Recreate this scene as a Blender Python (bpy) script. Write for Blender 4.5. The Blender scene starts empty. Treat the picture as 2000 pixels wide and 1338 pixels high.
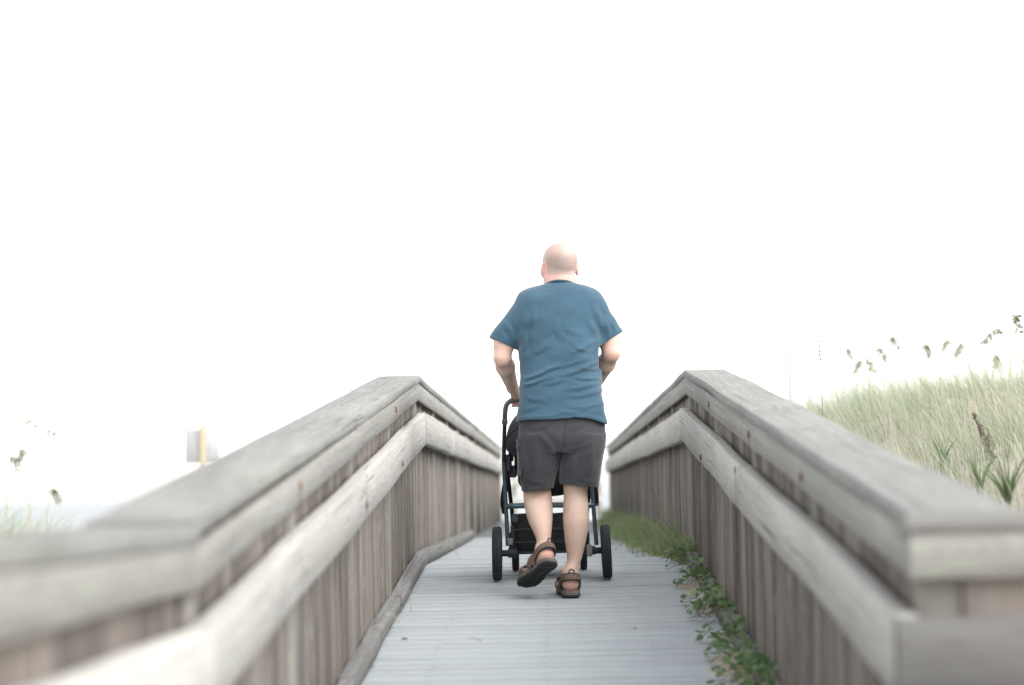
import bpy, math, random
import numpy as np

random.seed(7)
RNG = np.random.default_rng(11)
SC = bpy.context.scene
COL = SC.collection
rad = math.radians

# ------------------------------------------------------------------ camera, world, sun, exposure
# World datum: z = 0 is the camera's eye level, +Y runs along the boardwalk, +X is to the right.
LENS, SENSOR = 85.0, 36.0
FPX = LENS / SENSOR * 2000.0
ROLL = rad(1.1)
VPX, VPY = 86.0, -296.0
_u = VPX * math.cos(ROLL) + VPY * math.sin(ROLL)
_v = -VPX * math.sin(ROLL) + VPY * math.cos(ROLL)
YAW, PITCH = math.atan(_u / FPX), math.atan(-_v / FPX)


def Rx(a):
    c, s = math.cos(a), math.sin(a)
    return np.array([[1, 0, 0], [0, c, -s], [0, s, c]])


def Rz(a):
    c, s = math.cos(a), math.sin(a)
    return np.array([[c, -s, 0], [s, c, 0], [0, 0, 1]])


CAM_M = Rz(YAW) @ Rx(math.pi / 2 + PITCH) @ Rz(-ROLL)


def U(px, py, Y):
    """world point seen at photo pixel (px, py) at depth Y along the boardwalk"""
    d = CAM_M @ np.array([(px - 1000.0) / FPX, -(py - 669.0) / FPX, -1.0])
    return d * (Y / d[1])


cam_data = bpy.data.cameras.new("camera")
cam = bpy.data.objects.new("camera", cam_data)
COL.objects.link(cam)
cam_data.lens, cam_data.sensor_width = LENS, SENSOR
cam_data.sensor_fit = 'HORIZONTAL'
cam_data.clip_start, cam_data.clip_end = 0.1, 20000
cam_data.dof.use_dof = True
cam_data.dof.focus_distance = 11.8
cam_data.dof.aperture_fstop = 1.9
from mathutils import Matrix, Vector
cam.matrix_world = Matrix([list(CAM_M[i]) + [0.0] for i in range(3)] + [[0, 0, 0, 1]])
SC.camera = cam

SUN_ELEV, SUN_AZ = rad(45), rad(125)      # azimuth clockwise from +Y: right and behind, veiled by thin cloud
world = bpy.data.worlds.new("World")
SC.world = world
world.use_nodes = True
wn = world.node_tree.nodes
wl = world.node_tree.links
bg = wn["Background"]
sky = wn.new("ShaderNodeTexSky")
sky.sky_type = 'NISHITA'
sky.sun_disc = False
sky.sun_elevation = SUN_ELEV
sky.sun_rotation = SUN_AZ
sky.air_density, sky.dust_density, sky.ozone_density = 1.0, 1.3, 1.0
hs = wn.new("ShaderNodeHueSaturation")
hs.inputs["Saturation"].default_value = 0.17
wl.new(sky.outputs[0], hs.inputs["Color"])
wl.new(hs.outputs[0], bg.inputs["Color"])
bg.inputs["Strength"].default_value = 0.15

sun_data = bpy.data.lights.new("sun", 'SUN')
sun_data.energy = 0.5
sun_data.angle = rad(50)
sun_data.color = (1.0, 0.96, 0.91)
sun = bpy.data.objects.new("sun", sun_data)
COL.objects.link(sun)
sdir = Vector((math.sin(SUN_AZ) * math.cos(SUN_ELEV), math.cos(SUN_AZ) * math.cos(SUN_ELEV), math.sin(SUN_ELEV)))
sun.rotation_euler = sdir.to_track_quat('Z', 'Y').to_euler()

SC.view_settings.view_transform = 'Standard'
SC.view_settings.look = 'None'
SC.view_settings.gamma = 1.0
SC.view_settings.exposure = 1.66
SC.render.engine = 'CYCLES'
SC.cycles.use_denoising = True
SC.cycles.use_adaptive_sampling = False
SC.cycles.sample_clamp_indirect = 4.0
SC.cycles.max_bounces = 6
SC.cycles.diffuse_bounces = 3
SC.cycles.transparent_max_bounces = 6

# ------------------------------------------------------------------ helpers
WLOC = {}


def tag(o, label=None, cat=None, group=None, kind=None):
    if label: o["label"] = label
    if cat: o["category"] = cat
    if group: o["group"] = group
    if kind: o["kind"] = kind
    return o


def wloc(o):
    return WLOC.get(o.name, np.zeros(3)) if o else np.zeros(3)


def link(o, parent=None, at=(0, 0, 0)):
    """link an object at a world position under a parent that is not rotated"""
    at = np.array(at, float)
    COL.objects.link(o)
    if parent is not None:
        o.parent = parent
    o.location = tuple(at - wloc(parent))
    WLOC[o.name] = at
    return o


def empty(name, at):
    return link(bpy.data.objects.new(name, None), None, at)


def mesh_np(name, V, F, mat=None, smooth=False, uv=None):
    """V (n,3); F list of arrays of shape (m,3)/(m,4)"""
    V = np.asarray(V, np.float32)
    if not isinstance(F, (list, tuple)): F = [F]
    F = [np.asarray(f, np.int32) for f in F if len(f)]
    me = bpy.data.meshes.new(name)
    me.vertices.add(len(V))
    me.vertices.foreach_set("co", V.ravel())
    idx = np.concatenate([f.ravel() for f in F])
    sizes = np.concatenate([np.full(len(f), f.shape[1], np.int32) for f in F])
    starts = np.concatenate([[0], np.cumsum(sizes)[:-1]]).astype(np.int32)
    me.loops.add(len(idx))
    me.loops.foreach_set("vertex_index", idx)
    me.polygons.add(len(sizes))
    me.polygons.foreach_set("loop_start", starts)
    me.polygons.foreach_set("loop_total", sizes)
    if smooth:
        me.polygons.foreach_set("use_smooth", np.ones(len(sizes), bool))
    if uv is not None:
        lay = me.uv_layers.new(name="UVMap")
        lay.data.foreach_set("uv", np.asarray(uv, np.float32)[idx].ravel())
    me.update(calc_edges=True)
    me.validate()
    if mat: me.materials.append(mat)
    return me


def obj(name, me, parent=None, at=(0, 0, 0)):
    return link(bpy.data.objects.new(name, me), parent, at)


def vcol(me, name, C):
    a = me.attributes.new(name, 'FLOAT_COLOR', 'POINT')
    C = np.asarray(C, np.float32)
    if C.shape[1] == 3: C = np.hstack([C, np.ones((len(C), 1), np.float32)])
    a.data.foreach_set("color", C.ravel())


class MB:
    """collects faces of simple shapes into one mesh"""
    def __init__(s): s.V, s.Q, s.T, s.n = [], [], [], 0

    def add(s, V, Q=None, T=None):
        V = np.asarray(V, float)
        s.V.append(V)
        if Q is not None and len(Q): s.Q.append(np.asarray(Q, int) + s.n)
        if T is not None and len(T): s.T.append(np.asarray(T, int) + s.n)
        s.n += len(V)
        return s

    def mesh(s, name, mat, smooth=False):
        F = []
        if s.Q: F.append(np.concatenate(s.Q))
        if s.T: F.append(np.concatenate(s.T))
        return mesh_np(name, np.concatenate(s.V), F, mat, smooth)

    def obj(s, name, mat, parent=None, at=(0, 0, 0), smooth=False):
        me = s.mesh(name, mat, smooth)
        o = obj(name, me, parent, at)
        if smooth: autosmooth(me)
        return o

    def tube(s, pts, r, n=10, cap=True, flat=1.0):
        pts = np.asarray(pts, float)
        r = np.full(len(pts), r) if np.isscalar(r) else np.asarray(r, float)
        d = np.gradient(pts, axis=0)
        d /= np.linalg.norm(d, axis=1)[:, None] + 1e-9
        ref = np.array([0, 0, 1.0]) if abs(d[0][2]) < 0.9 else np.array([1.0, 0, 0])
        V = []
        x = np.cross(ref, d[0]); x /= np.linalg.norm(x)
        for i in range(len(pts)):
            x = x - d[i] * (x @ d[i]); x /= np.linalg.norm(x)
            y = np.cross(d[i], x)
            a = np.arange(n) / n * 2 * math.pi
            V.append(pts[i] + r[i] * (np.cos(a)[:, None] * x + flat * np.sin(a)[:, None] * y))
        V = np.concatenate(V)
        m = len(pts)
        i, j = np.meshgrid(np.arange(m - 1), np.arange(n), indexing='ij')
        j2 = (j + 1) % n
        Q = np.stack([i * n + j, i * n + j2, (i + 1) * n + j2, (i + 1) * n + j], -1).reshape(-1, 4)
        T = []
        if cap:
            V = np.vstack([V, pts[0], pts[-1]])
            for k in range(n):
                T.append([m * n, (k + 1) % n, k]); T.append([m * n + 1, (m - 1) * n + k, (m - 1) * n + (k + 1) % n])
        return s.add(V, Q, T)

    def box(s, c, half, R=None, ch=0.0):
        """box, chamfered when ch > 0"""
        c, half = np.asarray(c, float), np.asarray(half, float)
        if ch <= 0:
            g = np.array([[x, y, z] for x in (-1, 1) for y in (-1, 1) for z in (-1, 1)], float) * half
            Q = [[0, 1, 3, 2], [4, 6, 7, 5], [0, 4, 5, 1], [2, 3, 7, 6], [0, 2, 6, 4], [1, 5, 7, 3]]
            if R is not None: g = g @ np.asarray(R).T
            return s.add(g + c, Q)
        V, Q, T = [], [], []
        idx = {}
        for x in (-1, 1):
            for y in (-1, 1):
                for z in (-1, 1):
                    sgn = np.array([x, y, z], float)
                    for ax in range(3):
                        v = sgn * (half - ch); v[ax] = sgn[ax] * half[ax]
                        idx[(x, y, z, ax)] = len(V); V.append(v)
        for ax in range(3):
            o = [k for k in range(3) if k != ax]
            for sg in (-1, 1):
                f = []
                for a, b in ((-1, -1), (1, -1), (1, 1), (-1, 1)):
                    k = [0, 0, 0]; k[ax] = sg; k[o[0]] = a; k[o[1]] = b
                    f.append(idx[(*k, ax)])
                Q.append(f)
        for ax in range(3):
            o = [k for k in range(3) if k != ax]
            for a in (-1, 1):
                for b in (-1, 1):
                    f = []
                    for sg, fa in ((-1, 0), (1, 0), (1, 1), (-1, 1)):
                        k = [0, 0, 0]; k[ax] = sg; k[o[0]] = a; k[o[1]] = b
                        f.append(idx[(*k, o[fa])])
                    Q.append(f)
        for x in (-1, 1):
            for y in (-1, 1):
                for z in (-1, 1): T.append([idx[(x, y, z, a)] for a in range(3)])
        V = np.array(V)
        # consistent outward winding
        def fix(fs):
            out = []
            for f in fs:
                p = V[f]; nrm = np.cross(p[1] - p[0], p[2] - p[0])
                out.append(f if nrm @ p.mean(0) > 0 else f[::-1])
            return out
        Q, T = fix(Q), fix(T)
        if R is not None: V = V @ np.asarray(R).T
        return s.add(V + c, Q, T)


def autosmooth(me, ang=40):
    me.polygons.foreach_set("use_smooth", np.ones(len(me.polygons), bool))
    me.set_sharp_from_angle(angle=rad(ang))


def bez(P, n=16):
    """Catmull-Rom through points"""
    P = np.asarray(P, float)
    Q = np.vstack([2 * P[0] - P[1], P, 2 * P[-1] - P[-2]])
    out = []
    for i in range(1, len(Q) - 2):
        for t in np.linspace(0, 1, n, endpoint=False):
            a, b, c, d = Q[i - 1], Q[i], Q[i + 1], Q[i + 2]
            out.append(0.5 * (2 * b + (c - a) * t + (2 * a - 5 * b + 4 * c - d) * t * t + (3 * b - a - 3 * c + d) * t ** 3))
    out.append(P[-1])
    return np.array(out)


# ------------------------------------------------------------------ materials
class NT:
    def __init__(s, name):
        s.m = bpy.data.materials.new(name)
        s.m.use_nodes = True
        s.t = s.m.node_tree
        s.p = s.t.nodes["Principled BSDF"]

    def n(s, typ, **kw):
        nd = s.t.nodes.new("ShaderNode" + typ)
        for k, v in kw.items():
            if k in nd.inputs: s.set(nd, k, v)
            else: setattr(nd, k, v)
        return nd

    def set(s, nd, k, v):
        if isinstance(v, bpy.types.NodeSocket): s.t.links.new(v, nd.inputs[k])
        else: nd.inputs[k].default_value = v

    def math(s, op, a, b=0.0, clamp=False):
        nd = s.t.nodes.new("ShaderNodeMath"); nd.operation = op; nd.use_clamp = clamp
        s.set(nd, 0, a); s.set(nd, 1, b)
        return nd.outputs[0]

    def vec(s, x, y, z):
        nd = s.t.nodes.new("ShaderNodeCombineXYZ")
        s.set(nd, 0, x); s.set(nd, 1, y); s.set(nd, 2, z)
        return nd.outputs[0]

    def noise(s, vec, scale=1.0, detail=3.0, rough=0.55, dist=0.0):
        nd = s.n("TexNoise", Scale=scale, Detail=detail, Roughness=rough, Distortion=dist)
        if vec is not None: s.t.links.new(vec, nd.inputs["Vector"])
        return nd.outputs["Fac"]

    def ramp(s, f, lo, hi):
        nd = s.t.nodes.new("ShaderNodeMapRange"); nd.clamp = True; nd.interpolation_type = 'SMOOTHSTEP'
        s.set(nd, 0, f); s.set(nd, 1, lo); s.set(nd, 2, hi)
        return nd.outputs[0]

    def mix(s, f, a, b, mode='MIX'):
        nd = s.t.nodes.new("ShaderNodeMix"); nd.data_type = 'RGBA'; nd.blend_type = mode
        for i, v in ((0, f), (6, a), (7, b)):
            if isinstance(v, bpy.types.NodeSocket): s.t.links.new(v, nd.inputs[i])
            else: nd.inputs[i].default_value = (*v, 1) if isinstance(v, tuple) and len(v) == 3 else v
        return nd.outputs[2]

    def bump(s, h, strength=0.4, dist=0.004):
        nd = s.n("Bump", Strength=strength, Distance=dist)
        s.t.links.new(h, nd.inputs["Height"])
        s.t.links.new(nd.outputs[0], s.p.inputs["Normal"])

    def out(s, color=None, rough=None, metal=None, spec=None):
        for k, v in (("Base Color", color), ("Roughness", rough), ("Metallic", metal), ("Specular IOR Level", spec)):
            if v is None: continue
            if isinstance(v, tuple) and len(v) == 3: v = (*v, 1)
            s.set(s.p, k, v)
        return s.m

    def uvw(s, rnd_mul=41.0):
        uv = s.n("UVMap").outputs[0]
        sp = s.t.nodes.new("ShaderNodeSeparateXYZ"); s.t.links.new(uv, sp.inputs[0])
        oi = s.n("ObjectInfo").outputs["Random"]
        return sp.outputs[0], sp.outputs[1], s.math('MULTIPLY', oi, rnd_mul), oi


def wood(name, light, dark, stain=(0.20, 0.17, 0.14), lichen=0.0, lichen_col=(0.36, 0.40, 0.28), rings=0.5, crack=0.6, tone=0.25, fine=55.0):
    t = NT(name)
    u, v, r, rnd = t.uvw()
    g = t.noise(t.vec(t.math('MULTIPLY', u, 0.8), t.math('MULTIPLY', v, fine * 1.5), r), 1.0, 6, 0.7)
    g2 = t.noise(t.vec(t.math('MULTIPLY', u, 5.0), t.math('MULTIPLY', v, fine * 5), r), 1.0, 3, 0.6)
    big = t.noise(t.vec(t.math('MULTIPLY', u, 1.1), t.math('MULTIPLY', v, 4.0), t.math('ADD', r, 7.0)), 1.0, 4, 0.6, 0.3)
    rg = t.noise(t.vec(t.math('MULTIPLY', u, 1.1), t.math('MULTIPLY', v, 7.0), t.math('ADD', r, 3.0)), 1.0, 1.5, 0.4)
    rs = t.math('POWER', t.math('ABSOLUTE', t.math('SINE', t.math('MULTIPLY', rg, 95.0))), 4.0)
    f = t.ramp(g, 0.30, 0.68)
    c = t.mix(f, dark, light)
    c = t.mix(t.math('MULTIPLY', rs, min(0.9, 0.5 * rings)), c, tuple(x * 0.85 for x in dark))
    c = t.mix(t.math('MULTIPLY', t.ramp(big, 0.50, 0.72), 0.55), c, stain)
    c = t.mix(t.math('MULTIPLY', t.ramp(big, 0.50, 0.30), 0.35), c, tuple(min(1, x * 1.18) for x in light))
    c = t.mix(t.math('MULTIPLY', t.ramp(g2, 0.62, 0.40), 0.40), c, tuple(x * 0.8 for x in dark))
    # long drying cracks
    ck = t.noise(t.vec(t.math('MULTIPLY', u, 0.9), t.math('MULTIPLY', v, fine * 1.6), t.math('ADD', r, 19.0)), 1.0, 2, 0.5)
    ckm = t.math('MULTIPLY', t.ramp(ck, 0.66, 0.72), crack)
    c = t.mix(ckm, c, tuple(x * 0.3 for x in dark))
    # per-board tone
    hv = t.n("HueSaturation")
    t.set(hv, "Color", c)
    t.set(hv, "Value", t.math('ADD', 1 - tone / 2, t.math('MULTIPLY', rnd, tone)))
    c = hv.outputs[0]
    if lichen > 0:
        l1 = t.noise(t.vec(t.math('MULTIPLY', u, 9), t.math('MULTIPLY', v, 26), t.math('ADD', r, 29)), 1.0, 5, 0.7)
        l2 = t.noise(t.vec(t.math('MULTIPLY', u, 1.4), t.math('MULTIPLY', v, 3), t.math('ADD', r, 31)), 1.0, 2)
        lm = t.math('MULTIPLY', t.ramp(l1, 0.50, 0.60), t.ramp(l2, 0.46, 0.60))
        c = t.mix(t.math('MULTIPLY', lm, lichen), c, lichen_col)
    h = t.math('SUBTRACT', t.math('ADD', t.math('MULTIPLY', g, 0.6), t.math('MULTIPLY', g2, 0.4)), ckm)
    t.bump(h, 0.55, 0.004)
    return t.out(c, 0.85, spec=0.2)


def plain(name, col, rough=0.6, metal=0.0, spec=0.4, var=0.12, scale=30.0, bump=0.0):
    t = NT(name)
    tc = t.n("TexCoord").outputs["Object"]
    nz = t.noise(tc, scale, 4, 0.6)
    c = t.mix(t.ramp(nz, 0.3, 0.7), tuple(x * (1 - var) for x in col), tuple(min(1, x * (1 + var)) for x in col))
    if bump: t.bump(nz, bump, 0.003)
    return t.out(c, rough, metal, spec)


def leafmat(name, rough=0.55, trans=0.35):
    """colour comes from the per-blade attribute; thin leaf lets some light through"""
    t = NT(name)
    a = t.n("Attribute", attribute_name="tint").outputs["Color"]
    tc = t.n("TexCoord").outputs["Object"]
    nz = t.noise(tc, 40, 3)
    c = t.mix(t.math('MULTIPLY', nz, 0.3), a, (0.16, 0.19, 0.09))
    t.out(c, rough, spec=0.25)
    tr = t.n("BsdfTranslucent"); t.set(tr, "Color", c)
    mx = t.n("MixShader"); mx.inputs[0].default_value = trans
    t.t.links.new(t.p.outputs[0], mx.inputs[1]); t.t.links.new(tr.outputs[0], mx.inputs[2])
    t.t.links.new(mx.outputs[0], t.t.nodes["Material Output"].inputs[0])
    return t.m


M = {}
M['rail'] = wood('weathered_rail_wood', (0.57, 0.555, 0.51), (0.39, 0.372, 0.34), stain=(0.47, 0.455, 0.415), lichen=0.25, rings=1.2, crack=0.9, tone=0.16)
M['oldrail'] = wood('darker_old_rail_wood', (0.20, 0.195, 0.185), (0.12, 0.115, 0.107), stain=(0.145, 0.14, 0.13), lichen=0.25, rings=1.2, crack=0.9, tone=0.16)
M['apron'] = wood('greyed_apron_wood', (0.37, 0.36, 0.33), (0.23, 0.22, 0.20), stain=(0.28, 0.27, 0.245), lichen=0.3, rings=1.0, crack=0.8, tone=0.1)
M['cap'] = wood('weathered_cap_wood', (0.335, 0.328, 0.31), (0.20, 0.193, 0.178), stain=(0.23, 0.226, 0.21), lichen=0.25, rings=1.3, crack=0.9, tone=0.12)
M['board'] = wood('weathered_wall_board', (0.32, 0.28, 0.245), (0.13, 0.11, 0.096), stain=(0.20, 0.175, 0.155), lichen=0.45, lichen_col=(0.35, 0.37, 0.30), rings=0.5, crack=0.9, tone=0.6, fine=85)
M['post'] = wood('treated_post_wood', (0.335, 0.315, 0.28), (0.23, 0.215, 0.19), stain=(0.24, 0.235, 0.19), lichen=0.35, lichen_col=(0.33, 0.345, 0.24), rings=0.4, crack=0.5, tone=0.2)
M['plank'] = wood('bleached_deck_plank', (0.48, 0.517, 0.527), (0.42, 0.45, 0.458), stain=(0.40, 0.43, 0.438), rings=0.15, crack=0.2, tone=0.06, fine=40)
M['toe'] = wood('weathered_toe_timber', (0.33, 0.325, 0.31), (0.14, 0.137, 0.13), stain=(0.19, 0.185, 0.175), rings=0.7, crack=1.0, tone=0.15)
M['nail'] = plain('dark_nail', (0.16, 0.15, 0.16), 0.6, 0.4)
M['rust'] = plain('rusty_iron', (0.20, 0.065, 0.03), 0.9, 0.1, var=0.4, scale=80)
M['leaf'] = leafmat('leaf')
M['grass'] = leafmat('dune_grass', 0.6, 0.4)
M['straw'] = plain('dry_straw', (0.50, 0.42, 0.26), 0.8)

# ------------------------------------------------------------------ profiles of the ramp
Y0, YC = 4.87, 12.95                  # foot and crest of the ramp


def deck_z(y):
    return np.interp(y, [Y0, YC], [-0.93, -0.37])


def rail_z(y):
    return np.interp(y, [Y0, YC], [-0.05, 0.65])


def ground_h(x, y):
    x, y = np.asarray(x, float), np.asarray(y, float)
    zb = np.interp(y, [-20, 3, 14, 40, 70, 140], [-1.3, -1.25, -0.72, -0.80, -1.8, -4.6])
    right = 1.40 * (1 - np.exp(-np.clip(x - 0.95, 0, None) / 0.58)) - 0.06 * np.clip(x - 3.2, 0, 8)
    fade = np.interp(y, [3, 9, 12, 20, 27, 40], [0.4, 0.75, 0.85, 1.0, 0.95, 0.3])
    lump = 0.05 * np.sin(x * 1.7 + y * 0.55) + 0.04 * np.sin(x * 0.9 - y * 1.3 + 1.0)
    r = np.where(x > 0.95, right * fade + lump * np.clip((x - 1.2) / 1.0, 0, 1), 0)
    xl = np.clip(-x - 1.0, 0, None)
    left = -0.08 * xl - 0.0016 * xl ** 2
    left = left + np.where(x < -1, 0.55 * np.exp(-((x + 4.9) / 1.1) ** 2 - ((y - 19.5) / 3.5) ** 2), 0)
    far = -np.clip(np.abs(x) - 60, 0, None) * 0.02
    return np.maximum(zb + r + left + far, -9.0)


# ------------------------------------------------------------------ setting: sand, sea
def terrain():
    xs = np.unique(np.concatenate([np.linspace(-300, -20, 30), np.linspace(-20, -6, 30), np.linspace(-6, 10, 110), np.linspace(10, 40, 30), np.linspace(40, 300, 20)]))
    ys = np.unique(np.concatenate([np.linspace(-60, 2, 20), np.linspace(2, 45, 150), np.linspace(45, 160, 40), np.linspace(160, 400, 10)]))
    X, Yg = np.meshgrid(xs, ys, indexing='ij')
    Z = ground_h(X, Yg) + 0.012 * np.sin(X * 7.3 + 2 * np.sin(Yg * 3.1)) * np.sin(Yg * 5.9)
    V = np.stack([X, Yg, Z], -1).reshape(-1, 3)
    nx, ny = len(xs), len(ys)
    i, j = np.meshgrid(np.arange(nx - 1), np.arange(ny - 1), indexing='ij')
    a = i * ny + j
    Q = np.stack([a, a + ny, a + ny + 1, a + 1], -1).reshape(-1, 4)
    t = NT('beach_sand')
    tc = t.n("TexCoord").outputs["Object"]
    n1, n2 = t.noise(tc, 1.2, 5), t.noise(tc, 160, 2)
    c = t.mix(t.ramp(n1, 0.35, 0.65), (0.40, 0.35, 0.28), (0.52, 0.47, 0.39))
    c = t.mix(t.math('MULTIPLY', n2, 0.3), c, (0.30, 0.26, 0.20))
    t.bump(n2, 0.4, 0.004)
    t.out(c, 0.95, spec=0.1)
    M['sand'] = t.m
    o = obj('sand_ground', mesh_np('sand_ground', V, Q, t.m, True))
    tag(o, 'pale beach and dune sand beside the boardwalk', kind='structure')
    # sea
    t = NT('sea_water')
    tc = t.n("TexCoord").outputs["Object"]
    mp = t.n("Mapping"); t.t.links.new(tc, mp.inputs[0]); mp.inputs["Scale"].default_value = (0.25, 0.7, 1)
    w = t.noise(mp.outputs[0], 1.0, 6, 0.6)
    t.bump(w, 0.5, 0.5)
    t.out((0.37, 0.385, 0.38), 0.7, spec=0.1)
    xs = np.concatenate([-np.geomspace(6000, 20, 30), np.geomspace(20, 6000, 30)])
    ys = np.geomspace(20, 9000, 60)
    X, Yg = np.meshgrid(xs, ys, indexing='ij')
    V = np.stack([X, Yg, np.full_like(X, -3.7)], -1).reshape(-1, 3)
    i, j = np.meshgrid(np.arange(59), np.arange(59), indexing='ij')
    a = i * 60 + j
    o = obj('sea', mesh_np('sea', V, np.stack([a, a + 60, a + 61, a + 1], -1).reshape(-1, 4), t.m, True))
    tag(o, 'pale grey-blue sea on the horizon at left', kind='structure')


terrain()


# ------------------------------------------------------------------ boards
def board_mesh(name, p0, p1, a, w, th, mat, n=6, ch=0.006, warp=0.003, seed=0, rough_end=0.0, up=(0, 0, 1)):
    """Board from p0 to p1 (centre line, local), width w along unit vector a, thickness th along `up`; UV in metres along/around."""
    r = np.random.default_rng(seed)
    p0, p1, a, up = (np.asarray(q, float) for q in (p0, p1, a, up))
    hw, ht = w / 2, th / 2
    c = min(ch, hw * 0.4, ht * 0.4)
    sec = np.array([[-hw + c, ht], [hw - c, ht], [hw, ht - c], [hw, -ht + c], [hw - c, -ht], [-hw + c, -ht], [-hw, -ht + c], [-hw, ht - c]])
    per = np.concatenate([[0], np.cumsum(np.linalg.norm(np.diff(np.vstack([sec, sec[:1]]), axis=0), axis=1))])
    L = np.linalg.norm(p1 - p0)
    V, UV = [], []
    f1, f2, ph1, ph2 = r.uniform(1.5, 3.5), r.uniform(3, 7), r.uniform(0, 6), r.uniform(0, 6)
    for k in range(n + 1):
        t = k / n
        ctr = p0 + (p1 - p0) * t
        env = math.sin(math.pi * t) ** 0.5 if 0 < t < 1 else 0
        da = warp * env * (math.sin(f1 * t * 3 + ph1) + 0.4 * math.sin(f2 * t * 3 + ph2))
        db = warp * env * (math.sin(f2 * t * 2 + ph1) * 0.5 + 0.5 * math.sin(f1 * t * 4 + ph2))
        tw = warp * 3 * env * math.sin(f1 * t * 2 + ph2)
        for q in range(9):
            s = sec[q % 8] * (1 + r.normal(0, 0.006))
            V.append(ctr + a * (s[0] + da) + up * (s[1] + db + tw * s[0]))
            UV.append([t * L, per[q]])
    V, UV = np.array(V), np.array(UV)
    for k in range(n + 1): V[k * 9 + 8] = V[k * 9]
    Q = []
    for k in range(n):
        for q in range(8): Q.append([k * 9 + q, k * 9 + q + 1, (k + 1) * 9 + q + 1, (k + 1) * 9 + q])
    b0 = len(V)
    E0, E1 = V[0:8].copy(), V[n * 9:n * 9 + 8].copy()
    dirv = (p1 - p0) / L
    V = np.vstack([V, E0, E1])
    UV = np.vstack([UV, sec * [0.15, 1], sec * [0.15, 1] + [3, 0]])
    T4 = []
    for bb, o in ((b0, 1), (b0 + 8, -1)):
        for tri in ((0, 1, 2, 3), (0, 3, 4, 7), (4, 5, 6, 7)):
            f = [bb + z for z in tri]
            T4.append(f if o < 0 else f[::-1])
    # orientation: make side faces outward
    F = np.array(Q + T4)
    fc = V[F[0]].mean(0); nrm = np.cross(V[F[0][1]] - V[F[0][0]], V[F[0][2]] - V[F[0][0]])
    mid = p0 + dirv * ((fc - p0) @ dirv)
    if nrm @ (fc - mid) < 0: F = F[:, ::-1]
    return mesh_np(name, V, F, mat, False, UV)


def board(name, parent, p0, p1, a, w, th, mat, **kw):
    p0, p1 = np.asarray(p0, float), np.asarray(p1, float)
    return obj(name, board_mesh(name, (0, 0, 0), p1 - p0, a, w, th, mat, **kw), parent, p0)


XC = -0.011
POSTS = [2.85, 4.87, 6.85, 8.84, 10.85, 12.95, 14.9, 16.8, 18.7, 20.6]
YEND = 33.0


# ------------------------------------------------------------------ deck
def build_deck():
    root = empty('boardwalk_deck', (0, 0, -0.93))
    tag(root, 'bleached grey plank deck of the boardwalk', kind='structure')
    variants = [board_mesh('plank', (-0.83, 0, 0), (0.83, 0, 0), (0, 1, 0), 0.1365, 0.036, M['plank'], n=8, ch=0.0025, warp=0.0006, seed=100 + k) for k in range(7)]
    y, tops = 3.0, []
    R = random.Random(3)
    while y < 21:
        yc = y + 0.07
        z = float(deck_z(yc)) - 0.0185 + R.choice([-0.0022, -0.001, 0, 0.001, 0.0022]) + R.uniform(-.0005, .0005)
        tops.append((yc, z + 0.018))
        o = obj('plank', variants[R.randrange(7)], root, (XC + R.uniform(-0.012, 0.012), yc, z))
        sl = (0.56 / 8.08) if Y0 < yc < YC else 0.0
        o.rotation_euler = (math.atan(sl) + R.uniform(-.0015, .0015), R.uniform(-.0005, .0005), R.uniform(-.0015, .0015))
        y += 0.1435 + R.choice([0, 0, 0, 0.001, 0.003])
    far = MB()
    while y < 40.5:
        far.box((XC, y + 0.07, -0.388 + R.uniform(-.001, .001)), (0.83, 0.0695, 0.018))
        y += 0.1435
    me = far.mesh('far_planks', M['plank'])
    me.uv_layers.new(name="UVMap")
    co = np.array([v.co for v in me.vertices]); li = np.array([l.vertex_index for l in me.loops])
    me.uv_layers[0].data.foreach_set("uv", np.stack([co[li][:, 0], co[li][:, 1]], 1).astype(np.float32).ravel())
    tag(obj('far_planks', me, root, (0, 0, 0)), kind='stuff')
    # joists under the planks
    for x in (-0.72, -0.36, 0.0, 0.36, 0.72):
        for ya, yb in ((3.0, Y0), (Y0, YC), (YC, 40.4)):
            za, zb_ = float(deck_z(ya)) - 0.115, float(deck_z(yb)) - 0.115
            board('joist', root, (XC + x, ya, za), (XC + x, yb, zb_), (1, 0, 0), 0.04, 0.15, M['post'], n=3, seed=int(ya * 10 + x * 100 + 500))
    # nail heads: rows over the joists
    nm = MB()
    ang = np.arange(6) / 6 * 2 * math.pi
    ring = np.stack([np.cos(ang), np.sin(ang), np.zeros(6)], 1) * 0.0066
    for yc, zt in tops:
        for x in (-0.66, -0.43, 0.0, 0.41):
            for dy in (-0.036, 0.036):
                if R.random() < (0.15 if x > -.6 else .5): continue
                yy = yc + dy + R.uniform(-.010, .010)
                xx = XC + x - 0.035 + R.uniform(-.012, .012)
                z = zt + (yy - yc) * (0.0693 if Y0 < yc < YC else 0) + 0.0013
                nm.add(ring * R.uniform(0.6, 1.1) + [xx, yy, z], None, [[0, i, i + 1] for i in range(1, 5)])
    tag(nm.obj('nail_heads', M['nail'], root), kind='stuff')


build_deck()


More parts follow.
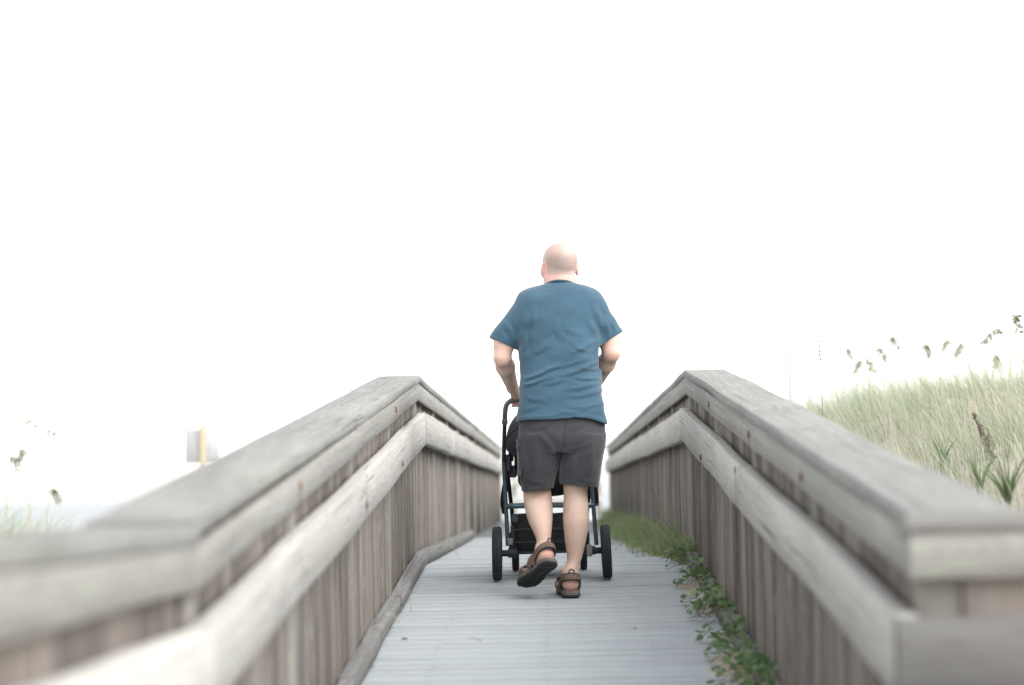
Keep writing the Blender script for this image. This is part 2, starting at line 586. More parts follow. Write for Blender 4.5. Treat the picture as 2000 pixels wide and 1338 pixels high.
# ------------------------------------------------------------------ railings
def build_railing(side):
    s = 1 if side == 'right' else -1
    X = lambda off: XC + s * off
    ys = Y0 if s > 0 else 2.6
    root = empty('boardwalk_railing', (X(0.76), ys + 1, float(deck_z(ys + 1))))
    if s > 0:
        tag(root, 'weathered timber railing wall along the right edge of the boardwalk, vines at its foot', 'railing', 'boardwalk side railings')
    else:
        tag(root, 'weathered timber railing wall along the left edge of the boardwalk, nearest the sea', 'railing', 'boardwalk side railings')
    R = random.Random(21 if s > 0 else 22)
    # wall boards
    vs = [board_mesh('wall_board', (0, 0, -1.0), (0, 0, 0.0), (0, 1, 0), 0.131 + 0.004 * (k % 3), 0.02, M['board'], n=6, ch=0.003, warp=0.003, seed=300 + k + (20 if s > 0 else 0), up=(1, 0, 0)) for k in range(9)]
    y = ys + 0.05
    posts = [p for p in POSTS if p >= ys - 0.01]
    while y < 21.5:
        yc = y + 0.07
        if min(abs(yc - p) for p in POSTS) < 0.05: yc += 0.03
        z = float(rail_z(yc)) - 0.045
        o = obj('wall_board', vs[R.randrange(9)], root, (X(0.763 + R.uniform(-.004, .005)), yc, z))
        o.rotation_euler = (R.uniform(-.006, .006), 0, R.uniform(-.03, .03) + (math.pi if R.random() < .5 else 0))
        y += 0.1445 + R.choice([0, 0.002, 0.004])
    far = MB()
    while y < YEND - 0.1:
        far.box((X(0.763 + R.uniform(-.004, .005)), y + 0.07, 0.105), (0.01, 0.068, 0.5))
        y += 0.145
    me = far.mesh('far_wall_boards', M['board'])
    me.uv_layers.new(name="UVMap")
    co = np.array([v.co for v in me.vertices]); li = np.array([l.vertex_index for l in me.loops])
    me.uv_layers[0].data.foreach_set("uv", np.stack([co[li][:, 2], co[li][:, 1] * 1.7], 1).astype(np.float32).ravel())
    tag(obj('far_wall_boards', me, root), kind='stuff')
    # posts
    pm = [board_mesh('post', (0, 0, -1.45), (0, 0, 0), (0, 1, 0), 0.089, 0.089, M['post'], n=4, ch=0.006, warp=0.003, seed=400 + k, up=(1, 0, 0)) for k in range(4)]
    for i, p in enumerate(posts + [22.5, 24.4, 26.3, 28.2, 30.1, 32.9]):
        obj('post', pm[i % 4], root, (X(0.733 + 0.0445), p + (0.02 if p == YC else 0.06 if p == Y0 else 0), float(rail_z(p)) - 0.042))
    # caps, aprons and middle rails, cut over the posts
    if s > 0: cuts = [Y0 - 0.02, 8.84, YC, 16.8, 20.6, 24.4, 28.2, YEND]
    else: cuts = [2.6, Y0, 8.84, YC, 16.8, 20.6, 24.4, 28.2, YEND]
    for i in range(len(cuts) - 1):
        a, b = cuts[i] + 0.003, cuts[i + 1] - 0.003
        za, zb = float(rail_z(a)), float(rail_z(b))
        dz = R.uniform(-0.004, 0.004)
        lift = 0.0
        if s < 0 and abs(cuts[i] - Y0) < .01: a -= 0.03; lift = 0.012
        n = 24
        board('cap_rail', root, (X(0.822 + R.uniform(-.004, .004)), a, za - 0.02 + lift), (X(0.822 + R.uniform(-.004, .004)), b, zb - 0.02), (1, 0, 0), 0.224, 0.04, M['cap'], n=n, ch=0.006, warp=0.0025, seed=500 + i + s * 20)
        board('apron_board', root, (X(0.7225), a, za - 0.088 + dz), (X(0.7225), b, zb - 0.088 + dz), (1, 0, 0), 0.018, 0.09, M['apron'], n=n, ch=0.003, warp=0.002, seed=540 + i + s * 20)
        d2 = R.uniform(-0.008, 0.008)
        board('middle_rail', root, (X(0.7045 + R.uniform(-.004, .002)), a, za - 0.289 + d2), (X(0.7045), b, zb - 0.289 + d2 * .4), (1, 0, 0), 0.05, 0.168, M['rail'], n=n, ch=0.007, warp=0.0045, seed=580 + i + s * 20)
    # toe timbers on the deck
    tcuts = [6.2, 8.3, 10.82, 12.98, 16.75, 20.5] if s < 0 else [6.0, 9.4, 12.9]
    for i in range(len(tcuts) - 1):
        a, b = tcuts[i] + 0.006, tcuts[i + 1] - 0.006
        h = 0.075 if s < 0 else 0.06
        board('toe_timber', root, (X(0.719 + R.uniform(-.003, .005)), a, float(deck_z(a)) + h / 2 + 0.004), (X(0.719 + R.uniform(-.005, .006)), b, float(deck_z(b)) + h / 2 + 0.004), (1, 0, 0), 0.066, h, M['toe'], n=22, ch=0.012, warp=0.0025, seed=640 + i + s * 20)
    # rusty bolts with their streaks
    bolts = [(1385, 790, 0.712), (1369, 893, 0.678), (1437, 918, 0.678), (1565, 931, 0.712), (1463, 848, .712)] if s > 0 else [(585, 948, 0.712), (773, 800, 0.712), (786, 905, 0.678), (716, 985, 0.678)]
    for q, (px, py, off) in enumerate(bolts):
        d = CAM_M @ np.array([(px - 1000.0) / FPX, -(py - 669.0) / FPX, -1.0])
        P = d * (X(off) / d[0])
        if s < 0 and q > 1: mt = M['nail']
        else: mt = M['rust']
        mb = MB()
        sg = -s
        a6 = np.arange(6) / 6 * 2 * math.pi
        ring = np.stack([np.full(6, sg * 0.005), np.cos(a6) * 0.013, np.sin(a6) * 0.013], 1)
        base = ring * [0, 1.2, 1.2]
        mb.add(np.vstack([base, ring]), [[i, (i + 1) % 6, 6 + (i + 1) % 6, 6 + i] for i in range(6)] + [[6, 7, 8, 9], [6, 9, 10, 11]])
        # run-down streak of rust
        n = 8
        L = 0.19 if (s > 0 and q == 2) else 0.06 + 0.07 * R.random()
        V = []
        for k in range(n + 1):
            t = k / n
            wv = 0.013 * (1 - t) ** 0.6 * (1 + 0.4 * math.sin(k * 2.1 + q))
            V += [[sg * 0.0022, -wv + 0.004 * math.sin(k + q), 0.012 - t * L], [sg * 0.0022, wv + 0.004 * math.sin(k + q), 0.012 - t * L]]
        mb.add(V, [[2 * k, 2 * k + 1, 2 * k + 3, 2 * k + 2] for k in range(n)])
        mb.obj('bolt', mt, root, P)
    # the right railing turns square to the right at the foot of the ramp
    if s > 0:
        x0, x1, yf = X(0.70), 3.4, Y0 - 0.045
        z = float(rail_z(Y0))
        board('cap_rail', root, (x0 + 0.005, yf + 0.082, z - 0.022), (x1, yf + 0.082, z - 0.022), (0, 1, 0), 0.17, 0.04, M['cap'], n=16, ch=0.007, warp=0.003, seed=700)
        board('apron_board', root, (x0 + 0.012, yf + 0.012, z - 0.088), (x1, yf + 0.012, z - 0.088), (0, 1, 0), 0.018, 0.09, M['apron'], n=16, ch=0.003, warp=0.002, seed=701)
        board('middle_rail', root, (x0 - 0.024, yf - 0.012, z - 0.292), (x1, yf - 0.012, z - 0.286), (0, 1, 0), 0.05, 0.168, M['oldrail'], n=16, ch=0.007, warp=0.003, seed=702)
        vw = [board_mesh('wall_board', (0, 0, -1.0), (0, 0, 0.0), (1, 0, 0), 0.138, 0.02, M['board'], n=6, ch=0.003, warp=0.003, seed=720 + k, up=(0, 1, 0)) for k in range(4)]
        x = x0 + 0.12
        while x < x1 - 0.1:
            o = obj('wall_board', vw[R.randrange(4)], root, (x + 0.07, yf + 0.055 + R.uniform(-.003, .003), z - 0.046))
            x += 0.1455
        obj('post', pm[1], root, (2.75, yf + 0.07, z - 0.043))


build_railing('left')
build_railing('right')


def far_railing():
    yf = 40.0
    root = empty('slat_railing', (0, yf, -0.37))
    tag(root, 'distant open railing of horizontal slats closing the far end of the boardwalk', 'railing')
    board('cap_rail', root, (-1.3, yf, 0.77), (1.3, yf, 0.77), (0, 1, 0), 0.16, 0.045, M['cap'], n=4, seed=800)
    for k, (z, h) in enumerate(((0.50, 0.15), (0.20, 0.13), (-0.10, 0.13))):
        board('slat', root, (-0.74, yf - 0.02, z), (0.74, yf - 0.02, z), (0, 1, 0), 0.035, h, M['rail'], n=4, seed=810 + k)
    for x in (-1.25, -0.70, 0.70, 1.25):
        board('post', root, (x, yf + 0.05, -0.9), (x, yf + 0.05, 0.745), (1, 0, 0), 0.09, 0.09, M['post'], n=3, seed=830 + int(x * 10), up=(0, 1, 0))


far_railing()

# ------------------------------------------------------------------ sign and pole
def sign_and_pole():
    Ys = 30.0
    b = U(397, 903, Ys)
    gz = float(ground_h(b[0], Ys))
    root = empty('beach_sign', (b[0], Ys, gz))
    tag(root, 'blank pale back of a square sign on a yellowish wooden post beyond left railing', 'sign')
    top = U(397, 831, Ys)[2]
    mb = MB().box((0, 0, (top - gz + 0.02) / 2 - 0.1), (0.036, 0.03, (top - gz + 0.02) / 2 + 0.1), ch=0.004)
    mb.obj('post', plain('yellow_pine', (0.46, 0.38, 0.27), 0.8), root, (b[0], Ys, gz))
    l, r = U(361, 838, Ys + .04), U(430, 904, Ys + .04)
    mb = MB().box(((l[0] + r[0]) / 2 - b[0], 0.045, (l[2] + r[2]) / 2 - gz), ((r[0] - l[0]) / 2, 0.012, (l[2] - r[2]) / 2), ch=0.004)
    mb.obj('panel', plain('sign_back', (0.44, 0.44, 0.45), 0.5), root, (b[0], Ys, gz))
    Yp = 60.0
    b = U(1541, 800, Yp)
    gz = float(ground_h(b[0], Yp))
    root = empty('tall_pole', (b[0], Yp, gz))
    tag(root, 'tall thin faint white pole rising against the sky behind right railing', 'pole')
    mid, tp = U(1541, 616, Yp), U(1545, 490, Yp)
    m = plain('white_pole', (0.40, 0.41, 0.42), 0.5)
    o = np.array([b[0], Yp, gz])
    MB().tube([np.array([b[0], Yp, gz - .3]) - o, mid - o], [0.085, 0.075], 12).obj('lower_tube', m, root, o, True)
    MB().tube([mid - o - [0, 0, .1], tp - o], [0.055, 0.04], 12).obj('upper_tube', m, root, o, True)


sign_and_pole()

# ------------------------------------------------------------------ implicit surfaces
class Grid:
    def __init__(s, lo, hi, h):
        s.lo, s.h = np.array(lo, float), h
        s.n = np.ceil((np.array(hi) - s.lo) / h).astype(int) + 1
        s.ax = [(s.lo[i] + h * np.arange(s.n[i])).astype(np.float32) for i in range(3)]
        s.D = np.full(s.n, 1e2, np.float32)

    def sub(s, lo, hi):
        sl = []
        for i in range(3):
            a = max(0, int((lo[i] - s.lo[i]) / s.h)); b = min(s.n[i], int((hi[i] - s.lo[i]) / s.h) + 2)
            sl.append(slice(a, max(a, b)))
        return tuple(sl), s.ax[0][sl[0]][:, None, None], s.ax[1][sl[1]][None, :, None], s.ax[2][sl[2]][None, None, :]

    def add(s, fn, lo, hi, k=0.01, op='u'):
        sl, X, Y, Z = s.sub(np.array(lo) - 3 * k - 0.01, np.array(hi) + 3 * k + 0.01)
        if s.D[sl].size == 0: return
        d = fn(X, Y, Z).astype(np.float32)
        A = s.D[sl]
        if op == 'u':
            h = np.clip(0.5 + 0.5 * (d - A) / k, 0, 1)
            s.D[sl] = d * (1 - h) + A * h - k * h * (1 - h)
        elif op == 'sub':
            s.D[sl] = np.maximum(A, -d)
        elif op == 'disp':
            s.D[sl] = A - d

    def cone(s, a, b, ra, rb, k=0.01, op='u'):
        a, b = np.asarray(a, float), np.asarray(b, float)
        r = max(ra, rb)
        ba = b - a; L2 = ba @ ba + 1e-9

        def fn(X, Y, Z):
            t = np.clip(((X - a[0]) * ba[0] + (Y - a[1]) * ba[1] + (Z - a[2]) * ba[2]) / L2, 0, 1)
            return np.sqrt((X - a[0] - t * ba[0]) ** 2 + (Y - a[1] - t * ba[1]) ** 2 + (Z - a[2] - t * ba[2]) ** 2) - (ra + (rb - ra) * t)
        s.add(fn, np.minimum(a, b) - r, np.maximum(a, b) + r, k, op)

    def ell(s, c, r, k=0.01, R=None, op='u'):
        c, r = np.asarray(c, float), np.asarray(r, float)
        R = np.eye(3) if R is None else np.asarray(R)

        def fn(X, Y, Z):
            x, y, z = X - c[0], Y - c[1], Z - c[2]
            l = [R[0, i] * x + R[1, i] * y + R[2, i] * z for i in range(3)]
            k0 = np.sqrt(sum((l[i] / r[i]) ** 2 for i in range(3))); k1 = np.sqrt(sum((l[i] / r[i] ** 2) ** 2 for i in range(3))) + 1e-6
            return k0 * (k0 - 1) / k1
        m = r.max()
        s.add(fn, c - m, c + m, k, op)

    def loft(s, rows, k=0.01, n=2.0, op='u', grow=0.0, zlo=None, zhi=None):
        """rows: (z, cx, cy, a, b) top to bottom or bottom to top"""
        rows = np.array(sorted(map(tuple, rows)))
        rr = bez(rows, 8)
        o = np.argsort(rr[:, 0]); rr = rr[o]
        z0, z1 = (rows[0, 0] if zlo is None else zlo), (rows[-1, 0] if zhi is None else zhi)
        A, B = rr[:, 3].max() + grow, rr[:, 4].max() + grow

        def fn(X, Y, Z):
            z = Z.ravel()
            cx, cy, a, b = (np.interp(z, rr[:, 0], rr[:, i])[None, None, :] for i in (1, 2, 3, 4))
            a, b = a + grow, b + grow
            x, y = (X - cx) / a, (Y - cy) / b
            if n == 2.0:
                k0 = np.sqrt(x * x + y * y); k1 = np.sqrt((x / a) ** 2 + (y / b) ** 2) + 1e-6
                d = k0 * (k0 - 1) / k1
            else:
                k0 = (np.abs(x) ** n + np.abs(y) ** n) ** (1 / n)
                d = (k0 - 1) * np.minimum(a, b)
            return np.maximum(d, np.maximum(z0 - Z, Z - z1))
        s.add(fn, (rr[:, 1].min() - A, rr[:, 2].min() - B, z0), (rr[:, 1].max() + A, rr[:, 2].max() + B, z1), k, op)

    def mesh(s, smooth=2):
        D, n = s.D, s.n
        I = D < 0
        c = np.zeros(n - 1, np.int8)
        for dx in (0, 1):
            for dy in (0, 1):
                for dz in (0, 1): c += I[dx:n[0] - 1 + dx, dy:n[1] - 1 + dy, dz:n[2] - 1 + dz]
        act = np.argwhere((c > 0) & (c < 8))
        idx = np.full(n - 1, -1, np.int32)
        idx[act[:, 0], act[:, 1], act[:, 2]] = np.arange(len(act))
        co = [(x, y, z) for x in (0, 1) for y in (0, 1) for z in (0, 1)]
        val = np.stack([D[act[:, 0] + x, act[:, 1] + y, act[:, 2] + z] for x, y, z in co], 1)
        P = np.zeros((len(act), 3)); cnt = np.zeros(len(act))
        for i in range(8):
            for j in range(i + 1, 8):
                d = np.array(co[j]) - np.array(co[i])
                if np.abs(d).sum() != 1: continue
                va, vb = val[:, i], val[:, j]
                m = (va < 0) != (vb < 0)
                t = np.where(m, va / (va - vb + 1e-12), 0)
                P += np.where(m[:, None], np.array(co[i]) + t[:, None] * d, 0); cnt += m
        V = s.lo + (act + P / cnt[:, None]) * s.h
        Q = []
        for ax in range(3):
            o = [k for k in range(3) if k != ax]
            a = [slice(None)] * 3; b = [slice(None)] * 3
            a[ax] = slice(0, n[ax] - 1); b[ax] = slice(1, n[ax])
            e = np.argwhere(I[tuple(a)] != I[tuple(b)])
            e = e[(e[:, o[0]] > 0) & (e[:, o[1]] > 0) & (e[:, o[0]] < n[o[0]] - 1) & (e[:, o[1]] < n[o[1]] - 1)]
            flip = I[tuple(e.T)]
            q = []
            for da, db in ((-1, -1), (0, -1), (0, 0), (-1, 0)):
                ee = e.copy(); ee[:, o[0]] += da; ee[:, o[1]] += db
                q.append(idx[tuple(ee.T)])
            q = np.stack(q, 1)
            if ax == 1: flip = ~flip
            q[~flip] = q[~flip][:, ::-1]
            Q.append(q)
        Q = np.concatenate(Q)
        Q = Q[(Q >= 0).all(1)]
        for _ in range(smooth):
            S = np.zeros_like(V); cn = np.zeros(len(V))
            for i in range(4):
                a, b = Q[:, i], Q[:, (i + 1) % 4]
                for ax in range(3):
                    S[:, ax] += np.bincount(a, V[b][:, ax], len(V)) + np.bincount(b, V[a][:, ax], len(V))
                cn += np.bincount(a, minlength=len(V)) + np.bincount(b, minlength=len(V))
            V = 0.5 * V + 0.5 * S / np.maximum(cn, 1)[:, None]
        return V, Q


# ------------------------------------------------------------------ the walking man
YM = 11.30
PR = U(1115, 1166, YM); PR[2] = float(deck_z(YM)) + 0.001


def P(px, py, dy=0.0):
    return U(px, py, YM + dy) - PR


def row(pl, pr, py, b, dy):
    l, r = P(pl, py, dy), P(pr, py, dy)
    return ((l[2] + r[2]) / 2, (l[0] + r[0]) / 2, l[1], (r[0] - l[0]) / 2, b)


# foot frames: origin at the back of the heel under the sole, columns = right, forward, up
def frame(f, u):
    f = np.array(f, float); f /= np.linalg.norm(f)
    u = np.array(u, float); u -= f * (u @ f); u /= np.linalg.norm(u)
    return np.stack([np.cross(f, u), f, u], 1)


FOOT_R = (P(1117, 1166, 0.0), frame((-0.10, 0.99, 0.06), (0, -0.06, 1)))
FOOT_L = (P(1077, 1103, -0.10), frame((-0.50, 0.75, -0.43), (-0.05, 0.47, 0.88)))
FOOT_R[0][2] = 0.0


def at(F, x, y, z):
    return F[0] + F[1] @ np.array([x, y, z])


def build_body():
    g = Grid((-0.42, -0.30, -0.02), (0.36, 0.66, 1.70), 0.0045)
    # head, turned a little to the left
    hc = P(1093, 513, 0.20)
    H = Rz(rad(21))
    hp = lambda x, y, z: hc + H @ np.array([x, y, z])
    g.ell(hp(0, -0.005, 0.004), (0.0785, 0.100, 0.088), 0.01, H)
    g.ell(hp(0, -0.012, 0.028), (0.073, 0.090, 0.060), 0.02, H)
    g.ell(hp(0, 0.02, -0.045), (0.071, 0.080, 0.080), 0.03, H)
    g.ell(hp(0, 0.055, -0.10), (0.048, 0.045, 0.032), 0.03, H)           # chin and jaw
    g.ell(hp(0, 0.085, 0.02), (0.055, 0.02, 0.02), 0.03, H)              # brow
    g.cone(hp(0, 0.098, -0.005), hp(0, 0.118, -0.042), 0.009, 0.014, 0.012)   # nose
    for s in (-1, 1):
        g.ell(hp(s * 0.033, 0.103, -0.008), (0.017, 0.013, 0.011), op='sub', R=H)
        g.ell(hp(s * 0.033, 0.088, -0.008), (0.013, 0.013, 0.011), 0.004, H)
        g.ell(hp(s * 0.050, 0.06, -0.04), (0.024, 0.026, 0.03), 0.02, H)
        # ear
        Re = H @ Rz(rad(-s * 28))
        eo, ey = (0.089, 0.0) if s > 0 else (0.081, -0.012)
        g.ell(hp(s * eo, ey, -0.030), (0.010, 0.020, 0.034), 0.005, Re)
        g.ell(hp(s * (eo + 0.009), ey - 0.003, -0.024), (0.006, 0.010, 0.018), op='sub', R=Re)
    g.ell(hp(0, 0.098, -0.072), (0.024, 0.010, 0.008), 0.006, H)
    # neck with the fold at the nape, trapezius
    g.cone(P(1093, 538, 0.185), P(1094, 585, 0.15), 0.066, 0.072, 0.02)
    g.cone(P(1077, 548, 0.16), P(1075, 575, 0.15), 0.036, 0.04, 0.02)
    g.cone(P(1111, 548, 0.16), P(1113, 575, 0.15), 0.036, 0.04, 0.02)
    # trunk (under the shirt)
    g.loft([row(1062, 1124, 575, 0.065, 0.15), row(1026, 1160, 588, 0.075, 0.14), row(1020, 1166, 640, 0.105, 0.12), row(1024, 1167, 720, 0.115, 0.10), row(1024, 1170, 800, 0.115, 0.08), row(1026, 1166, 868, 0.11, 0.08)], 0.03)
    # arms
    def arm(sh, ua, el, wr, hand, s):
        g.cone(sh, ua, 0.060, 0.047, 0.02)
        g.cone(ua, el, 0.047, 0.040, 0.02)
        m = el + (wr - el) * 0.28
        g.cone(el, m, 0.039, 0.044, 0.018)
        g.cone(m, wr, 0.044, 0.029, 0.018)
        g.cone(el + [s * 0.008, -0.012, 0.0], el + [s * 0.006, -0.010, -0.010], 0.028, 0.024, 0.012)
        g.cone(wr, hand, 0.028, 0.027, 0.014)
    elL, elR = P(981, 699, 0.115), P(1194, 690, 0.115)
    wrL, wrR = P(1001, 757, 0.40), P(1158, 757, 0.40)
    BL, BR = P(1014, 781.5, 0.505), P(1142, 779, 0.505)
    hdL, hdR = BL + [-0.012, -0.028, 0.028], BR + [0.012, -0.028, 0.028]
    arm(P(1032, 603, 0.13), P(984.5, 672, 0.13), elL, wrL, hdL, -1)
    arm(P(1155, 601, 0.13), P(1190, 666, 0.13), elR, wrR, hdR, 1)
    for B, s in ((BL, 1), (BR, -1)):            # s: side of the thumb
        g.ell(B + [0, -0.004, 0.030], (0.040, 0.042, 0.017), 0.012)
        for i in range(4):
            x = (-0.031 + 0.0205 * i) * s
            ln = (0.85, 0.97, 1.0, 0.93)[i]
            k = [(x, 0.022, 0.030), (x * 1.02, 0.040 * ln, 0.010), (x, 0.034 * ln, -0.018), (x * .96, 0.012, -0.027), (x * .94, -0.006 * ln, -0.024)]
            for a, b, ra, rb in zip(k[:-1], k[1:], (0.0105, 0.0098, 0.009, 0.0085), (0.0098, 0.009, 0.0085, 0.0075)):
                g.cone(B + np.array(a), B + np.array(b), ra, rb, 0.004)
        th = [(0.022 * s, -0.030, 0.026), (0.042 * s, -0.026, 0.008), (0.046 * s, -0.014, -0.016), (0.040 * s, 0.004, -0.027)]
        for a, b, ra, rb in zip(th[:-1], th[1:], (0.013, 0.0115, 0.010), (0.0115, 0.010, 0.008)):
            g.cone(B + np.array(a), B + np.array(b), ra, rb, 0.004)
    # legs
    anR, anL = at(FOOT_R, 0, 0.062, 0.115), at(FOOT_L, 0, 0.058, 0.115)
    ra = (anR[2], anR[0], anR[1], 0.031, 0.038)
    la = (anL[2], anL[0], anL[1], 0.029, 0.036)
    g.loft([row(1096, 1168, 862, 0.082, 0.085), row(1098, 1158, 905, 0.075, 0.085), row(1100, 1150, 948, 0.062, 0.085), row(1101, 1148, 968, 0.058, 0.08), row(1099.5, 1150, 1000, 0.060, 0.068), row(1100, 1150, 1022, 0.060, 0.062), row(1103, 1145, 1055, 0.050, 0.062), row(1107.5, 1136, 1092, 0.036, 0.064), ra], 0.02)
    g.loft([row(1024, 1094, 862, 0.082, 0.09), row(1023, 1084, 905, 0.075, 0.11), row(1022, 1075, 945, 0.062, 0.125), row(1022, 1077, 965, 0.058, 0.115), row(1025, 1079.5, 992, 0.062, 0.085), row(1031, 1079, 1016, 0.058, 0.06), row(1043, 1077, 1042, 0.045, 0.03), row(1049.5, 1075, 1060, 0.035, 0.005), la], 0.02)
    for F in (FOOT_R, FOOT_L):
        s = 1 if F is FOOT_R else -1
        g.cone(at(F, 0, 0.062, 0.115), at(F, 0, 0.045, 0.072), 0.034, 0.036, 0.02)
        g.cone(at(F, 0, 0.040, 0.062), at(F, 0, 0.050, 0.062), 0.036, 0.036, 0.01)
        g.cone(at(F, 0, 0.065, 0.10), at(F, -s * 0.012, 0.19, 0.052), 0.035, 0.024, 0.02)
        g.cone(at(F, 0, 0.05, 0.057), at(F, s * 0.022, 0.19, 0.046), 0.030, 0.018, 0.02)
        for i in range(5):
            x = s * (-0.032 + 0.0165 * i)
            g.cone(at(F, x * 0.9, 0.19, 0.045), at(F, x, 0.252 - 0.010 * i - (0.006 if i == 1 else 0), 0.041), 0.013 if i == 0 else 0.0105, 0.012 if i == 0 else 0.008, 0.006)
        for sd in (-1, 1): g.ell(at(F, sd * 0.031, 0.06, 0.118 - 0.006 * sd * s), (0.010, 0.013, 0.013), 0.01)
    V, Q = g.mesh(2)
    t = NT('skin')
    a = t.n("Attribute", attribute_name="tint").outputs["Color"]
    tc = t.n("TexCoord").outputs["Object"]
    n1, n2 = t.noise(tc, 14, 4, 0.6), t.noise(tc, 210, 2, 0.5)
    c = t.mix(t.math('MULTIPLY', t.ramp(n1, 0.42, 0.70), 0.42), a, (0.56, 0.29, 0.22))
    c = t.mix(t.math('MULTIPLY', t.ramp(n2, 0.62, 0.75), 0.22), c, (0.34, 0.19, 0.12))
    sb = t.n("Attribute", attribute_name="stubble").outputs["Fac"]
    n3 = t.noise(tc, 620, 2, 0.6)
    c = t.mix(t.math('MULTIPLY', sb, t.math('MULTIPLY', t.ramp(n3, 0.45, 0.62), 0.45)), c, (0.22, 0.18, 0.165))
    t.bump(t.math('ADD', n2, t.math('MULTIPLY', n1, 1.5)), 0.25, 0.003)
    t.out(c, 0.5, spec=0.35)
    t.p.inputs["Subsurface Weight"].default_value = 0.12
    t.p.inputs["Subsurface Radius"].default_value = (0.02, 0.008, 0.004)
    t.p.inputs["Subsurface Scale"].default_value = 0.5
    me = mesh_np('person', V, Q, t.m, True)
    # natural colour of the skin: shaved scalp, ruddy ears, elbows, heels
    C = np.tile(np.array([0.62, 0.45, 0.36]), (len(V), 1))
    L = (V - hc) @ H

    def blend(mask, col):
        nonlocal C
        C = C * (1 - mask[:, None]) + np.array(col) * mask[:, None]
    sm = lambda x, a, b: np.clip((x - a) / (b - a), 0, 1) ** 2 * (3 - 2 * np.clip((x - a) / (b - a), 0, 1))
    head = sm(V[:, 2], hc[2] - 0.09, hc[2] - 0.07)
    blend(head, (0.53, 0.395, 0.35))
    st = head * sm(L[:, 2], -0.075, -0.06) * (1 - sm(L[:, 2], 0.0, 0.06)) * (1 - sm(L[:, 1], 0.02, 0.05)) * (np.abs(L[:, 0]) < 0.08)
    neck = sm(V[:, 2], hc[2] - 0.20, hc[2] - 0.14) * (1 - sm(L[:, 2], -0.085, -0.055)) * (np.abs(V[:, 0] - hc[0]) < 0.12)
    blend(neck * 0.8, (0.52, 0.33, 0.27))
    blend(st * 0.6, (0.33, 0.26, 0.23))
    blend(head * (L[:, 2] < 0.012) * (L[:, 2] > -0.075) * np.clip(sm(L[:, 0], 0.080, 0.085) + sm(-L[:, 0], 0.076, 0.081), 0, 1), (0.66, 0.33, 0.28))
    for e in (elL, elR): blend(0.5 * np.exp(-((V - e - [0, -.03, 0]) ** 2).sum(1) / 0.045 ** 2), (0.62, 0.33, 0.26))
    for F in (FOOT_R, FOOT_L): blend(0.75 * np.exp(-((V - at(F, 0, 0.0, 0.05)) ** 2).sum(1) / 0.05 ** 2), (0.66, 0.35, 0.27))
    for B in (BL, BR): blend(0.6 * np.exp(-((V - B) ** 2).sum(1) / 0.05 ** 2), (0.62, 0.36, 0.28))
    vcol(me, "tint", C)
    vcol(me, "stubble", np.repeat((head * sm(L[:, 2], -0.078, -0.062) * (1 - 0.6 * sm(L[:, 2], 0.01, 0.07)) * (1 - sm(L[:, 1], 0.03, 0.06)))[:, None], 3, 1))
    o = obj('person', me, None, PR)
    tag(o, 'bald man seen from behind in blue t-shirt and dark shorts, walking while pushing a stroller', 'person')
    return o


person = build_body()


def px_of(V):
    """approximate photo pixel of person-local points (for laying folds where the cloth shows them)"""
    W = (V + PR) @ CAM_M
    return 1000 + FPX * W[..., 0] / -W[..., 2], 669 - FPX * W[..., 1] / -W[..., 2]


def fold_field(folds, X, Y, Z, ymax):
    sh = np.broadcast_shapes(X.shape, Y.shape, Z.shape)
    W = np.stack([np.broadcast_to(X, sh), np.broadcast_to(Y, sh), np.broadcast_to(Z, sh)], -1)
    px, py = px_of(W)
    out = np.zeros(sh)
    for x1, y1, x2, y2, amp, w in folds:
        d = np.array([x2 - x1, y2 - y1], float); L = np.linalg.norm(d); d /= L
        t = ((px - x1) * d[0] + (py - y1) * d[1]) / L
        # slight bow along the fold
        q = (-(px - x1) * d[1] + (py - y1) * d[0]) - 2.2 * np.sin(np.clip(t, 0, 1) * math.pi * 1.6)
        env = np.clip(np.sin(np.clip(t, 0, 1) * math.pi), 0, 1) ** 0.7
        out += amp * env * (np.exp(-(q / w) ** 2) - 0.7 * np.exp(-((q - 1.5 * w) / w) ** 2))
    m = np.clip((ymax - W[..., 1]) / 0.05, 0, 1)
    return out * m


def cloth_mat(name, col, var, weave, rough=0.9, seam=None):
    t = NT(name)
    tc = t.n("TexCoord").outputs["Object"]
    n1, n2 = t.noise(tc, 7, 4, 0.6), t.noise(tc, weave, 2, 0.5)
    c = t.mix(t.ramp(n1, 0.35, 0.7), tuple(x * (1 - var) for x in col), tuple(x * (1 + var) for x in col))
    c = t.mix(t.math('MULTIPLY', t.ramp(n2, 0.45, 0.7), 0.35), c, tuple(min(1, x * 1.5) for x in col))
    h = t.math('ADD', t.math('MULTIPLY', n2, 0.25), t.math('MULTIPLY', t.noise(tc, 38, 4, 0.6, 1.2), 1.6))
    t.bump(h, 0.5, 0.004)
    t.out(c, rough, spec=0.15)
    t.p.inputs["Sheen Weight"].default_value = 0.25
    t.p.inputs["Sheen Roughness"].default_value = 0.5
    return t.m


def clip_half(g, p, n, box):
    """cut away the side of a plane that n points to, inside a box"""
    p, n = np.asarray(p, float), np.asarray(n, float) / np.linalg.norm(n)
    sl, X, Y, Z = g.sub(*box)
    d = (X - p[0]) * n[0] + (Y - p[1]) * n[1] + (Z - p[2]) * n[2]
    g.D[sl] = np.maximum(g.D[sl], d.astype(np.float32))


